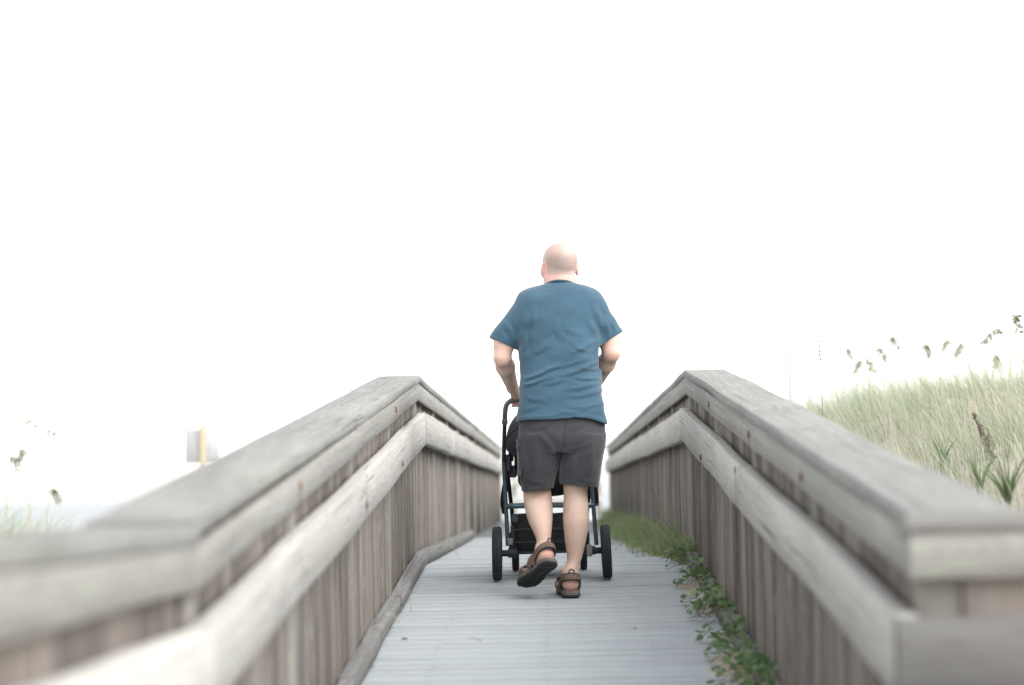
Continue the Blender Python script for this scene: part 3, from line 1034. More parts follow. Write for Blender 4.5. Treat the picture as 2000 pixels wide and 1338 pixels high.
def build_shirt():
    hz = P(1098, 820, 0.0)[2]
    g = Grid((-0.44, -0.14, hz - 0.03), (0.31, 0.36, 1.50), 0.0045)
    body = [row(1069, 1119, 546, 0.058, 0.165), row(1065, 1122, 551, 0.064, 0.16), row(1053, 1133, 556, 0.074, 0.155), row(1034, 1151, 562, 0.085, 0.15), row(1020, 1166, 572, 0.096, 0.14), row(1011, 1174, 594, 0.118, 0.13), row(1009, 1176, 625, 0.132, 0.12), row(1011, 1175, 660, 0.136, 0.11), row(1014, 1174, 700, 0.136, 0.10), row(1015, 1174.5, 740, 0.138, 0.09), row(1012.5, 1179, 785, 0.142, 0.08), row(1010.5, 1184.5, 823, 0.146, 0.075), row(1010, 1186, 845, 0.146, 0.075)]
    g.loft(body, 0.02, n=2.35)
    ends = []
    for sgn, sh, en, r0, r1 in ((-1, P(1038, 603, 0.13), P(981, 671, 0.135), 0.082, 0.067), (1, P(1149, 601, 0.13), P(1193, 663, 0.135), 0.082, 0.065)):
        ax = (en - sh) / np.linalg.norm(en - sh)
        g.cone(sh, en + ax * 0.06, r0, r1, 0.035)
        ends.append((en, ax, r1))
    # folds laid where the photograph shows them
    folds = [(1016, 742, 1100, 712, 5.5, 4), (1090, 735, 1178, 706, 5, 4), (1060, 722, 1160, 700, 4, 4), (1015, 752, 1075, 738, 4, 4),
             (1110, 690, 1172, 664, 4.5, 5), (1120, 672, 1150, 690, 3, 4), (1040, 690, 1075, 672, 3.5, 5), (1075, 700, 1120, 665, 2.5, 6),
             (1120, 735, 1180, 742, 3.5, 3.5), (1100, 760, 1182, 748, 3, 4), (1105, 775, 1183, 765, 3, 4), (1110, 795, 1184, 790, 3, 4), (1090, 806, 1160, 800, 2.5, 4),
             (1020, 770, 1070, 788, 2.5, 5), (1016, 800, 1060, 792, 2.5, 5), (1030, 640, 1050, 600, 3, 6), (1012, 668, 1034, 610, 3.5, 6), (1018, 690, 1030, 650, 3.5, 5),
             (1170, 670, 1150, 620, 3.5, 6), (1174, 640, 1160, 590, 3, 6), (1085, 640, 1110, 670, 2, 7), (1060, 655, 1095, 625, 2, 8), (1100, 640, 1140, 655, 2, 6),
             (1005, 672, 985, 620, 3, 5), (990, 672, 972, 640, 2, 5), (1190, 665, 1182, 615, 3, 5), (1205, 655, 1190, 620, 2, 4), (1040, 812, 1120, 806, 1.6, 3), (1060, 750, 1110, 742, 3, 3.5), (1130, 716, 1176, 724, 3, 3.5)]
    folds = [(a, b, c, d, e * 0.0015, f) for a, b, c, d, e, f in folds]
    sl, X, Y, Z = g.sub(g.lo, g.lo + g.h * g.n)
    g.D[sl] -= fold_field(folds, X, Y, Z, 0.16).astype(np.float32)
    # small random crumple
    r = np.random.default_rng(5)
    cr = 0
    for _ in range(14):
        k = r.normal(0, 1, 3) * np.array([24, 24, 42]); cr = cr + np.sin(X * k[0] + Y * k[1] + Z * k[2] + r.uniform(0, 6))
    g.D -= (0.0008 * cr).astype(np.float32)
    # hem slightly dipping at the sides; cut and hollow
    def hemfn(X, Y, Z):
        px = 1093 + X * 418 + 9
        return (hz + 0.006 - 0.020 * ((X + 0.05) / 0.2) ** 2 + 0.006 * np.sin(X * 21)) - Z + 0 * Y
    sl, X, Y, Z = g.sub(g.lo, (9, 9, hz + 0.2))
    hem = hemfn(X, Y, Z)
    g.D[sl] -= (0.0022 * (np.clip((hem + 0.022) / 0.004, 0, 1))).astype(np.float32)
    g.D[sl] = np.maximum(g.D[sl], hem)
    g.loft(body, 0.002, n=2.35, op='sub', grow=-0.008, zlo=hz - 0.05, zhi=hz + 0.05)
    for (en, ax, r1), sgn in zip(ends, (-1, 1)):
        bx = P(1009, 680, 0.13)[0] if sgn < 0 else P(1171, 680, 0.13)[0]
        lo_, hi_ = en - [0.14, 0.2, 0.14], en + [0.14, 0.2, 0.09]
        if sgn < 0: hi_[0] = bx
        else: lo_[0] = bx
        clip_half(g, en, (sgn * 0.42, 0.0, -0.91) if sgn < 0 else (0.55, 0.0, -0.84), (lo_, hi_))
        g.cone(en - ax * 0.012, en + ax * 0.12, r1 - 0.009, r1 - 0.007, 0.002, 'sub')
    # neck opening
    clip_half(g, P(1093, 552, 0.10), (0.0, 0.35, 1.0), ((-0.3, -0.2, 1.30), (0.3, 0.4, 1.6)))
    V, Q = g.mesh(1)
    M['shirt'] = cloth_mat('blue_jersey', (0.045, 0.095, 0.135), 0.10, 420)
    me = mesh_np('t_shirt', V, Q, M['shirt'], True)
    s = obj('t_shirt', me, person, PR)
    # collar band
    mb = MB()
    c = P(1093, 553, 0.155)
    pts = []
    for k in range(41):
        a = k / 40 * 2 * math.pi
        x, y = 0.0685 * math.cos(a), 0.068 * math.sin(a)
        pts.append(c + [x, y, 0.001 - 0.33 * (y + 0.055)])
    mb.tube(pts, 0.0085, 8, False, 0.7)
    mb.obj('collar', M['shirt'], s, PR, True)
    return s


def build_shorts():
    g = Grid((-0.30, -0.14, 0.40), (0.24, 0.34, 0.97), 0.0045)
    hips = [row(1016, 1179, 795, 0.125, 0.08), row(1013, 1182, 830, 0.135, 0.08), row(1011, 1182, 860, 0.138, 0.08), row(1013, 1176, 885, 0.12, 0.085)]
    g.loft(hips, 0.02, n=2.3)
    rl = [row(1015, 1098, 850, 0.125, 0.08), row(1010, 1099, 880, 0.122, 0.085), row(1011, 1092, 910, 0.112, 0.095), row(1015, 1085, 935, 0.104, 0.105), row(1018.5, 1081, 956, 0.100, 0.11), row(1019, 1080, 975, 0.10, 0.11)]
    rr = [row(1095, 1182, 850, 0.125, 0.08), row(1095, 1180, 880, 0.122, 0.08), row(1093, 1176, 910, 0.112, 0.08), row(1093, 1171.5, 935, 0.102, 0.08), row(1094, 1168.5, 955, 0.098, 0.08), row(1094, 1167, 975, 0.096, 0.08)]
    g.loft(rl, 0.012, n=2.2)
    g.loft(rr, 0.012, n=2.2)
    folds = [(1090, 905, 1140, 850, 4, 6), (1085, 890, 1050, 840, 4, 6), (1096, 880, 1160, 868, 3, 5), (1075, 930, 1080, 860, 3.5, 6), (1040, 950, 1052, 860, 3, 7), (1025, 945, 1022, 860, 3, 5),
             (1110, 950, 1125, 880, 3, 7), (1150, 948, 1160, 850, 3, 6), (1130, 935, 1168, 905, 3, 5), (1020, 930, 1070, 950, 2.5, 4), (1120, 930, 1166, 945, 2.5, 4), (1105, 835, 1150, 828, 2.5, 5), (1030, 835, 1080, 830, 2.5, 5)]
    folds = [(a, b, c, d, e * 0.001, f) for a, b, c, d, e, f in folds]
    sl, X, Y, Z = g.sub(g.lo, g.lo + g.h * g.n)
    ff = fold_field(folds, X, Y, Z, 0.14)
    # seat seam: a shallow groove down the middle
    sh = ff.shape
    W = np.stack([np.broadcast_to(X, sh), np.broadcast_to(Y, sh), np.broadcast_to(Z, sh)], -1)
    px, py = px_of(W)
    seam = 1105 - (py - 815) * 0.13
    ff -= 0.006 * np.exp(-((px - seam) / 2.5) ** 2) * np.clip((0.1 - W[..., 1]) / 0.05, 0, 1)
    g.D -= ff.astype(np.float32)
    r = np.random.default_rng(9)
    cr = 0
    for _ in range(12):
        k = r.normal(0, 1, 3) * np.array([26, 26, 20]); cr = cr + np.sin(X * k[0] + Y * k[1] + Z * k[2] + r.uniform(0, 6))
    g.D -= (0.0006 * cr).astype(np.float32)
    zl, zr = P(1050, 954, 0.0)[2], P(1132, 953, 0.0)[2]
    for rows, z, xa, xb in ((rl, zl, -9, P(1087, 950)[0]), (rr, zr, P(1087, 950)[0], 9)):
        sl, X, Y, Z = g.sub((max(xa, g.lo[0]), -1, g.lo[2]), (xb, 1, z + 0.06))
        g.D[sl] = np.maximum(g.D[sl], (z - (0.006 if rows is rl else -0.008) - 0.0 * Y + 0.012 * np.sin(X * 18 + 2) * 0.4 + (0.05 * (X - P(1132, 950)[0]) * -1 if rows is rr else 0.03 * (X - P(1050, 950)[0])) - Z).astype(np.float32))
        g.loft(rows, 0.002, n=2.2, op='sub', grow=-0.009, zlo=z - 0.05, zhi=z + 0.07)
    V, Q = g.mesh(1)
    M['shorts'] = cloth_mat('charcoal_cotton', (0.050, 0.051, 0.056), 0.12, 300)
    s = obj('shorts', mesh_np('shorts', V, Q, M['shorts'], True), person, PR)
    # cargo pocket with its flap on the left hip
    def patch(name, pl, pt, pb, dy0, dy1, th):
        mb = MB()
        n = 6
        VV = []
        for k in range(n + 1):
            t = k / n
            for dy in (dy0, (dy0 + dy1) / 2, dy1):
                q = P(pl + (2.5 * math.sin(t * 3)), pt + (pb - pt) * t, dy)
                bulge = -0.006 if dy not in (dy0, dy1) else 0
                VV += [q + [bulge - th, 0, 0], q + [bulge + th, 0, 0]]
        VV = np.array(VV).reshape(n + 1, 3, 2, 3)
        fl = VV.reshape(-1, 3); ix = np.arange(len(fl)).reshape(n + 1, 3, 2)
        Q = []
        for k in range(n):
            for j in range(2):
                Q += [[ix[k, j, 0], ix[k + 1, j, 0], ix[k + 1, j + 1, 0], ix[k, j + 1, 0]], [ix[k, j, 1], ix[k, j + 1, 1], ix[k + 1, j + 1, 1], ix[k + 1, j, 1]]]
            for j in (0, 2): Q.append([ix[k, j, 0], ix[k, j, 1], ix[k + 1, j, 1], ix[k + 1, j, 0]])
        for k in (0, n):
            for j in range(2): Q.append([ix[k, j, 0], ix[k, j + 1, 0], ix[k, j + 1, 1], ix[k, j, 1]])
        mb.add(fl, Q)
        return mb.obj(name, M['shorts'], s, PR, True)
    patch('cargo_pocket', 1014.5, 872, 930, 0.015, 0.16, 0.008)
    patch('pocket_flap', 1012.5, 858, 874, 0.005, 0.17, 0.008)
    return s


build_shirt()
build_shorts()


def build_sandal(F, s):
    """F foot frame, s = +1 for a right foot"""
    brown = M.setdefault('sandal_brown', plain('brown_suede', (0.17, 0.115, 0.09), 0.9, var=0.2, scale=60, bump=0.2))
    black = M.setdefault('sandal_black', plain('black_neoprene', (0.022, 0.022, 0.028), 0.8))
    mid_m = M.setdefault('midsole', plain('taupe_midsole', (0.16, 0.135, 0.115), 0.85, var=0.2))
    sole_m = M.setdefault('outsole', plain('black_rubber_outsole', (0.028, 0.033, 0.035), 0.75))
    tread_m = M.setdefault('tread_line', plain('brown_tread_line', (0.10, 0.075, 0.06), 0.8))
    T = lambda A: (np.asarray(A) @ F[1].T) + F[0]
    # outline of the sole
    ctl = [(0, -0.012), (0.030, -0.004), (0.043, 0.03), (0.040, 0.085), (0.045, 0.14), (0.055, 0.19), (0.050, 0.235), (0.030, 0.268), (0.0, 0.280), (-0.028, 0.274), (-0.047, 0.245), (-0.052, 0.20), (-0.044, 0.14), (-0.038, 0.085), (-0.043, 0.03), (-0.030, -0.004), (0, -0.012)]
    ol = bez([(x * s if s > 0 else x, y) for x, y in ctl], 5)[:-1]
    if s < 0: ol = ol * [-1, 1]
    n = len(ol)
    cen = np.array([0, 0.13])

    def slab(layers, name, mat, parent):
        V, Q, Tt = [], [], []
        for z, sc in layers:
            p = cen + (ol - cen) * sc
            toe = 0.012 * np.clip((p[:, 1] - 0.20) / 0.08, 0, 1) ** 2
            V.append(np.stack([p[:, 0], p[:, 1], z + toe], 1))
        m = len(layers)
        V = np.concatenate(V)
        for i in range(m - 1):
            for j in range(n): Q.append([i * n + j, i * n + (j + 1) % n, (i + 1) * n + (j + 1) % n, (i + 1) * n + j])
        V = np.vstack([V, [0, 0.13, layers[0][0]], [0, 0.13, layers[-1][0]]])
        for j in range(n):
            Tt.append([m * n, (j + 1) % n, j]); Tt.append([m * n + 1, (m - 1) * n + j, (m - 1) * n + (j + 1) % n])
        return MB().add(T(V), Q, Tt).obj(name, mat, parent, PR, True)

    root = bpy.data.objects.new('sandal', None)
    link(root, person, PR + F[0])
    if s < 0: tag(root, 'left sandal with its black sole lifted off the deck')
    else: tag(root, 'right sandal standing flat on the deck')
    slab([(0.004, 0.95), (0.006, 1.0), (0.014, 1.0)], 'outsole', sole_m, root)
    slab([(0.0145, 0.995), (0.022, 1.0), (0.031, 0.98), (0.0335, 0.92)], 'midsole', mid_m, root)
    # tread lugs and the lines between them
    mb = MB()
    inside = lambda x, y: abs(x) < np.interp(y, [-0.01, 0.02, 0.085, 0.19, 0.25, 0.275], [0.012, 0.034, 0.030, 0.043, 0.034, 0.012])
    rr = random.Random(4)
    for iy in range(15):
        y = 0.002 + iy * 0.0185
        for ix in range(-2, 3):
            x = ix * 0.0195 + (0.006 if iy % 2 else -0.003)
            if not inside(x, y): continue
            toe = 0.012 * max(0, min(1, (y - 0.20) / 0.08)) ** 2
            mb.box((x, y, 0.0035 + toe), (0.0078, 0.0072, 0.0035), Rz(rr.uniform(-.3, .3)), 0.001)
    V = np.concatenate(mb.V); mb.V = [T(V)]
    mb.obj('tread', sole_m, root, PR)
    mb = MB()
    for p in ([(-0.03, 0.005), (0.0, 0.03), (0.03, 0.0)], [(0, 0.03), (0.004, 0.07), (-0.004, 0.12), (0.012, 0.16), (0.004, 0.20)], [(-0.034, 0.05), (0.0, 0.03), (0.034, 0.05)]):
        b = bez([(x, y, 0.0015) for x, y in p], 5)
        mb.tube(T(b), 0.0028, 5)
    mb.obj('tread_line', tread_m, root, PR)

    # straps as ribbons over the foot
    def ribbon(name, path, width, up, mat, th=0.0035, wz=None):
        b = bez(path, 7)
        up = np.array(up, float)
        m = len(b)
        w = np.interp(np.linspace(0, 1, m), np.linspace(0, 1, len(width)), width)
        c0 = np.array([0, 0.06, 0.06])
        d = np.gradient(b, axis=0); d /= np.linalg.norm(d, axis=1)[:, None]
        V = []
        for i in range(m):
            u = up - d[i] * (up @ d[i]); u /= np.linalg.norm(u)
            nn = np.cross(d[i], u)
            if nn @ (b[i] - c0) < 0: nn = -nn
            for a, e in ((-1, 0), (-1, 1), (0, 1.25), (1, 1), (1, 0)): V.append(b[i] + u * a * w[i] / 2 + nn * th * e)
        Q = []
        for i in range(m - 1):
            for j in range(5): Q.append([i * 5 + j, i * 5 + (j + 1) % 5, (i + 1) * 5 + (j + 1) % 5, (i + 1) * 5 + j])
        return MB().add(T(V), Q).obj(name, mat, root, PR, True), b, w

    heel = [(-0.041, 0.105, 0.045), (-0.043, 0.07, 0.066), (-0.039, 0.03, 0.088), (-0.020, 0.002, 0.097), (0, -0.004, 0.099), (0.020, 0.002, 0.097), (0.039, 0.03, 0.088), (0.043, 0.07, 0.066), (0.041, 0.105, 0.045)]
    ribbon('heel_lining', heel, (0.034, 0.034, 0.038, 0.034, 0.034), (0, 0.2, 1), black, 0.003)
    ribbon('heel_strap', heel, (0.022, 0.023, 0.026, 0.023, 0.022), (0, 0.2, 1), brown, 0.0062)
    ins = [(-0.044, 0.125, 0.034), (-0.043, 0.115, 0.065), (-0.026, 0.115, 0.096), (0, 0.115, 0.106), (0.026, 0.115, 0.096), (0.043, 0.115, 0.065), (0.044, 0.125, 0.034)]
    ribbon('instep_lining', ins, (0.05, 0.042, 0.05), (0, 1, 0.2), black, 0.004)
    ribbon('instep_strap', ins, (0.036, 0.030, 0.036), (0, 1, 0.2), brown, 0.007)
    toe = [(-0.053 * 1, 0.185, 0.034), (-0.050, 0.19, 0.058), (-0.02, 0.195, 0.075), (0.02, 0.195, 0.072), (0.050, 0.19, 0.054), (0.054, 0.185, 0.034)]
    ribbon('toe_strap', toe, (0.036, 0.03, 0.036), (0, 1, 0), brown, 0.005)
    side = [(-0.044, 0.10, 0.036), (-0.046, 0.085, 0.058), (-0.044, 0.075, 0.08)]
    ribbon('side_strap', side, (0.03, 0.028, 0.02), (0, 1, 0), brown, 0.005)
    ribbon('side_strap', [(-x, y, z) for x, y, z in side], (0.03, 0.028, 0.02), (0, 1, 0), brown, 0.005)
    # pull loop at the heel
    mb = MB()
    lp = bez([(-0.013, 0.0, 0.112), (-0.010, -0.004, 0.128), (0, -0.006, 0.133), (0.010, -0.004, 0.128), (0.013, 0.0, 0.112)], 5)
    mb.tube(T(lp), 0.0032, 6)
    mb.obj('pull_loop', black, root, PR, True)
    mb = MB().tube(T([(-s * 0.046, 0.082, 0.082), (-s * 0.060, 0.080, 0.084)]), 0.009, 10)
    mb.obj('buckle', black, root, PR, True)


build_sandal(FOOT_R, 1)
build_sandal(FOOT_L, -1)


# ------------------------------------------------------------------ stroller
def build_stroller():
    YS = 12.13
    SR = U(1077.5, 1131, YS); SR[2] = float(deck_z(YS))
    root = empty('stroller', SR)
    tag(root, 'black pushchair with steel-blue frame and canopy on the deck in front of the man', 'stroller')
    S = lambda px, py, dy: U(px, py, YS + dy) - SR
    steel = plain('blue_steel_tube', (0.10, 0.15, 0.175), 0.35, 0.6, 0.5, 0.05)
    blk = plain('black_plastic', (0.022, 0.026, 0.03), 0.5)
    grip = plain('grey_leather_grip', (0.11, 0.115, 0.12), 0.6)
    fab = plain('black_canvas', (0.017, 0.018, 0.02), 0.9, var=0.25, scale=200, bump=0.2)
    hoodm = plain('charcoal_hood_fabric', (0.032, 0.032, 0.036), 0.9, var=0.2, scale=150, bump=0.2)
    rub = plain('tyre_rubber', (0.020, 0.025, 0.028), 0.7)
    rim_m = plain('grey_rim', (0.09, 0.10, 0.11), 0.5)
    taupe = plain('taupe_lever', (0.20, 0.19, 0.175), 0.6)

    def tb(name, pts, r, mat, parent=root, n=12, sm=6, flat=1.0):
        pts = bez(pts, sm) if len(pts) > 2 else np.array(pts)
        return MB().tube(pts, r, n, True, flat).obj(name, mat, parent, SR, True)
    hy = -0.325
    # handle: one bent tube, grip over the upper part
    hl = [S(986, 822, hy + .03), S(986.5, 806, hy + .01), S(989, 792, hy), S(996, 784, hy - .005), S(1006, 781.5, hy - .005), S(1040, 781, hy - .005), S(1078, 780.5, hy - .005), S(1116, 780, hy - .005), S(1148, 779.5, hy - .005), S(1158, 782, hy), S(1164, 790, hy), S(1166, 804, hy + .01), S(1166, 820, hy + .03)]
    tb('handle_grip', hl, 0.0125, grip, n=14)
    tb('handle_tube', [S(986, 820, hy + .03), S(985, 850, hy + .10), S(984, 900, hy + .26)], 0.0105, blk)
    tb('handle_tube', [S(1166, 818, hy + .03), S(1163, 850, hy + .10), S(1158, 900, hy + .26)], 0.0105, blk)
    tb('adjuster_button', [S(986, 820, hy + .0), S(985.8, 828, hy + .01)], 0.0145, rim_m)
    # lower legs, blue steel, down to the rear axle
    tb('rear_leg', [S(984, 893, -.07), S(985, 925, -.05), S(992, 1066, -.005)], 0.0105, steel, sm=4)
    tb('rear_leg', [S(1153, 893, -.07), S(1154, 925, -.05), S(1165, 1064, -.005)], 0.0105, steel, sm=4)
    for a, b in ((989, 1007), (1157, 1140)):
        tb('front_leg', [S(a, 905, 0.0), S(a + (b - a) * .6, 1000, .28), S(b, 1085, .46)], 0.0105, blk, sm=4)
    tb('crossbar', [S(990, 989, -.03), S(1010, 988, -.045), S(1075, 986.5, -.05), S(1140, 987, -.045), S(1157, 987, -.03)], 0.0135, steel, sm=5)
    # pivots and seat mounts
    for x in (989, 1152):
        q = 1 if x < 1080 else -1
        MB().box(S(x + q * 4, 905, -.03), (0.017, 0.032, 0.045), ch=0.008).obj('pivot_joint', blk, root, SR, True)
        MB().tube([S(x + q * 4, 890, -.02), S(x + q * 14, 890, -.02)], 0.028, 16).obj('seat_mount', blk, root, SR, True)
        MB().box(S(x + q * 12, 921, 0), (0.02, 0.03, 0.03), ch=0.006).obj('recline_latch', blk, root, SR, True)
        MB().box(S(x + q * 17, 1012 if q > 0 else 1018, .03), (0.016, 0.02, 0.022), ch=0.004).obj('side_clip', rim_m if q > 0 else blk, root, SR, True)
        MB().box(S(x + q * 13, 1048 if q > 0 else 1052, .03), (0.012, 0.016, 0.055), ch=0.004).obj('brake_link', blk, root, SR, True)
    # rear axle, hubs, brake pedals
    zl, zr = S(971, 1081, 0), S(1184, 1075, 0)
    MB().tube([zl, zl + [0.10, 0, 0]], 0.0165, 14).obj('axle_stub', blk, root, SR, True)
    MB().tube([zr, zr - [0.10, 0, 0]], 0.0165, 14).obj('axle_stub', blk, root, SR, True)
    MB().tube([zl + [0.055, 0, 0.002], zl + [0.10, 0, 0.002]], 0.025, 14).obj('hub_block', blk, root, SR, True)
    MB().tube([zr - [0.055, 0, -0.002], zr - [0.085, 0, -0.002]], 0.022, 14).obj('hub_block', blk, root, SR, True)
    MB().tube([zl + [0.1, .02, 0], zr - [0.1, -.02, 0]], 0.008, 10).obj('rear_axle', blk, root, SR, True)
    MB().box(S(996, 1058, -.02), (0.014, 0.012, 0.017), ch=0.004).obj('brake_pedal', taupe, root, SR, True)
    MB().box(S(1151, 1075, -.025), (0.014, 0.012, 0.03), ch=0.004).obj('brake_pedal', taupe, root, SR, True)

    # wheels: tyre of revolution with grooves, rim with spokes
    def wheel(name, c, R, w, tilt):
        tilt = rad(tilt)
        pr = np.array([(-w * .42, R * .80), (-w * .5, R * .88), (-w * .46, R * .95), (-w * .30, R * .99), (-w * .10, R), (-w * .06, R * .985), (w * .06, R * .985), (w * .10, R), (w * .30, R * .99), (w * .46, R * .95), (w * .5, R * .88), (w * .42, R * .80)])
        rot = np.array([[math.cos(tilt), 0, math.sin(tilt)], [0, 1, 0], [-math.sin(tilt), 0, math.cos(tilt)]])

        def rev(pr, n=40):
            V = []
            for k in range(n):
                a = k / n * 2 * math.pi
                V.append(np.stack([pr[:, 0], pr[:, 1] * math.cos(a), pr[:, 1] * math.sin(a)], 1))
            m = len(pr); V = np.concatenate(V) @ rot.T + c
            Q = [[k * m + j, k * m + (j + 1) % m, ((k + 1) % n) * m + (j + 1) % m, ((k + 1) % n) * m + j] for k in range(n) for j in range(m)]
            return V, Q
        e = bpy.data.objects.new(name, None)
        link(e, root, SR + c - [0, 0, R])
        MB().add(*rev(pr)).obj('tyre', rub, e, SR, True)
        rp = np.array([(-w * .40, R * .70), (-w * .40, R * .81), (w * .40, R * .81), (w * .40, R * .70)])
        mb = MB().add(*rev(rp))
        for k in range(5):
            a = k / 5 * 2 * math.pi + 0.3
            d = np.array([0, math.cos(a), math.sin(a)])
            mb.tube([c, c + rot @ (d * R * .73)], [0.014, 0.010], 8, True)
        mb.tube([c - rot @ [w * .45, 0, 0], c + rot @ [w * .45, 0, 0]], 0.022, 14)
        mb.obj('rim', rim_m, e, SR, True)
    wheel('rear_wheel', zl * [1, 1, 0] + [0, 0, 0.1365], 0.136, 0.047, 0.5)
    wheel('rear_wheel', zr * [1, 1, 0] + [0, 0, 0.1365], 0.136, 0.047, -2.0)
    for px in (1007, 1140):
        q = S(px, 1096, .47)
        gz = float(deck_z(YS + .47)) - SR[2]
        c = np.array([q[0], .47, gz + 0.0915])
        wheel('front_wheel', c, 0.091, 0.036, 0)
        MB().box(c + [0.0, 0, 0.10], (0.03, 0.03, 0.012), ch=0.006).obj('wheel_fork', blk, root, SR, True)
        for sd in (-1, 1): MB().tube([c + [sd * 0.025, 0, 0.095], c + [sd * 0.025, 0, 0]], 0.008, 8).obj('wheel_fork', blk, root, SR, True)
    # storage basket: sagging canvas tray
    g = Grid((-0.27, -0.08, 0.05), (0.27, 0.55, 0.45), 0.007)
    top, bot = S(1010, 1003, 0)[2], S(1010, 1084, 0)[2]
    w0, w1 = S(1000, 1003, 0)[0], S(1153, 1003, 0)[0]

    def tray(X, Y, Z):
        t = np.clip((Z - bot) / (top - bot), 0, 1)
        hw = (w1 - w0) / 2 * (0.90 + 0.08 * t)
        cx = (w0 + w1) / 2
        dx = np.abs(X - cx) - hw
        dy = np.abs(Y - 0.21) - (0.20 + 0.03 * t)
        sag = 0.010 * np.cos((X - cx) * 6)
        dz = np.maximum(bot + 0.012 - sag - Z, Z - (top - 0.055 * np.clip((0.1 - Y) / 0.12, 0, 1)))
        rr_ = 0.03
        q = np.sqrt(np.maximum(dx + rr_, 0) ** 2 + np.maximum(dy + rr_, 0) ** 2 + np.maximum(dz + rr_, 0) ** 2)
        d = np.minimum(np.maximum(np.maximum(dx, dy), dz) + rr_, 0) + q - rr_
        return d - 0.004 * np.sin(Z * 70 + 3 * np.sin(X * 9)) * np.sin(X * 13 + 1)
    g.add(tray, g.lo, g.lo + g.h * g.n, 0.005)
    V, Q = g.mesh(1)
    bk = obj('basket', mesh_np('basket', V, Q, fab, True), root, SR)
    tb('basket_rim', [S(1004, 1036, -.03), S(1030, 1034, -.045), S(1075, 1033, -.05), S(1120, 1033, -.045), S(1148, 1034, -.03)], 0.006, hoodm, bk, 8)
    tb('basket_pipe', [S(1004, 1060, -.03), S(1075, 1058, -.04), S(1148, 1058, -.03)], 0.004, hoodm, bk, 8)
    # seat bucket and canopy
    g = Grid((-0.32, -0.30, 0.28), (0.32, 0.48, 0.98), 0.008)
    sc = S(1076, 918, 0.0)
    g.ell(S(1076, 905, 0.06), (0.185, 0.20, 0.155), 0.03)
    g.ell(S(1076, 858, -0.02), (0.205, 0.13, 0.17), 0.04)
    g.ell(S(1076, 935, 0.24), (0.17, 0.2, 0.09), 0.04)
    V, Q = g.mesh(2)
    st = obj('seat', mesh_np('seat', V, Q, fab, True), root, SR)
    for x, y0, y1 in ((983, 958, 1000), (1163, 950, 984)):
        MB().tube(bez([S(x + (4 if x < 1080 else -3), y0 - 10, .10), S(x, (y0 + y1) / 2, .14), S(x + (3 if x < 1080 else 1), y1, .2)], 6), 0.016, 10).obj('side_bolster', fab, st, SR, True)
    MB().box(S(1164.5, 985, .19), (0.011, 0.02, 0.008), ch=0.003).obj('footrest_end', rim_m, st, SR, True)
    # canopy: ribbed dome, pleats between hoops
    hc_ = S(1076, 872, -0.03)
    n, m = 26, 36
    V = []
    for i in range(n + 1):
        th = rad(-14 + 150 * i / n)                     # sweep from back to front
        for j in range(m + 1):
            ph = math.pi * j / m
            r = 0.238 * (1 + 0.022 * abs(math.sin(i / n * math.pi * 3.0)) - 0.014)
            x = r * 0.92 * math.cos(ph)
            k = r * 0.92 * math.sin(ph) ** 0.8
            V.append(hc_ + [x, -k * math.cos(th) * 0.75, k * math.sin(th) + 0.0])
    Q = [[i * (m + 1) + j, i * (m + 1) + j + 1, (i + 1) * (m + 1) + j + 1, (i + 1) * (m + 1) + j] for i in range(n) for j in range(m)]
    me = MB().add(V, Q).mesh('canopy', hoodm, True)
    cn = obj('canopy', me, root, SR)
    so = cn.modifiers.new('thickness', 'SOLIDIFY'); so.thickness = 0.004
    for th in (-14, 36, 86, 136):
        pts = []
        for j in range(25):
            ph = math.pi * j / 24; r = 0.240 * 0.92
            pts.append(hc_ + [r * math.cos(ph), -r * math.sin(ph) ** .8 * math.cos(rad(th)) * .75, r * math.sin(ph) ** .8 * math.sin(rad(th))])
        MB().tube(pts, 0.005, 6).obj('canopy_hoop', blk, cn, SR, True)


build_stroller()


# ------------------------------------------------------------------ vegetation
def blades(name, base, height, width, lean, azim, col, mat, segs=4, droop=0.5):
    """many tapering curved blades as one mesh; arrays per blade"""
    N = len(base)
    dirx, diry = np.cos(azim), np.sin(azim)
    V, C = [], []
    side = np.stack([-diry, dirx, np.zeros(N)], 1)
    ra = RNG.uniform(0, math.pi, N)
    side = side * np.cos(ra)[:, None] + np.stack([dirx, diry, np.zeros(N)], 1) * np.sin(ra)[:, None] * 0.7
    for k in range(segs + 1):
        t = k / segs
        h = height * (t - 0.25 * droop * t ** 3)
        o = lean * height * t ** (1.6)
        ctr = base + np.stack([dirx * o, diry * o, h], 1)
        w = (width * (1 - t ** 1.5) * 0.5 + 0.0002)[:, None]
        V += [ctr - side * w, ctr + side * w]
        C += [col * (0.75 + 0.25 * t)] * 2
    V = np.stack(V, 1).reshape(-1, 3); C = np.stack(C, 1).reshape(-1, 3)
    m = 2 * (segs + 1)
    off = (np.arange(N) * m)[:, None, None]
    q = np.array([[2 * k, 2 * k + 1, 2 * k + 3, 2 * k + 2] for k in range(segs)])[None]
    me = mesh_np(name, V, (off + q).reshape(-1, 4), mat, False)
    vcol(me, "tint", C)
    return me


def pick(cols, n, w=None, jit=0.15):
    cols = np.array(cols)
    i = RNG.choice(len(cols), n, p=w)
    return np.clip(cols[i] * (1 + RNG.normal(0, jit, (n, 1))), 0.01, 0.9)


GREENS = [(0.36, 0.43, 0.28), (0.44, 0.49, 0.35), (0.55, 0.55, 0.43), (0.61, 0.58, 0.46), (0.28, 0.36, 0.22)]


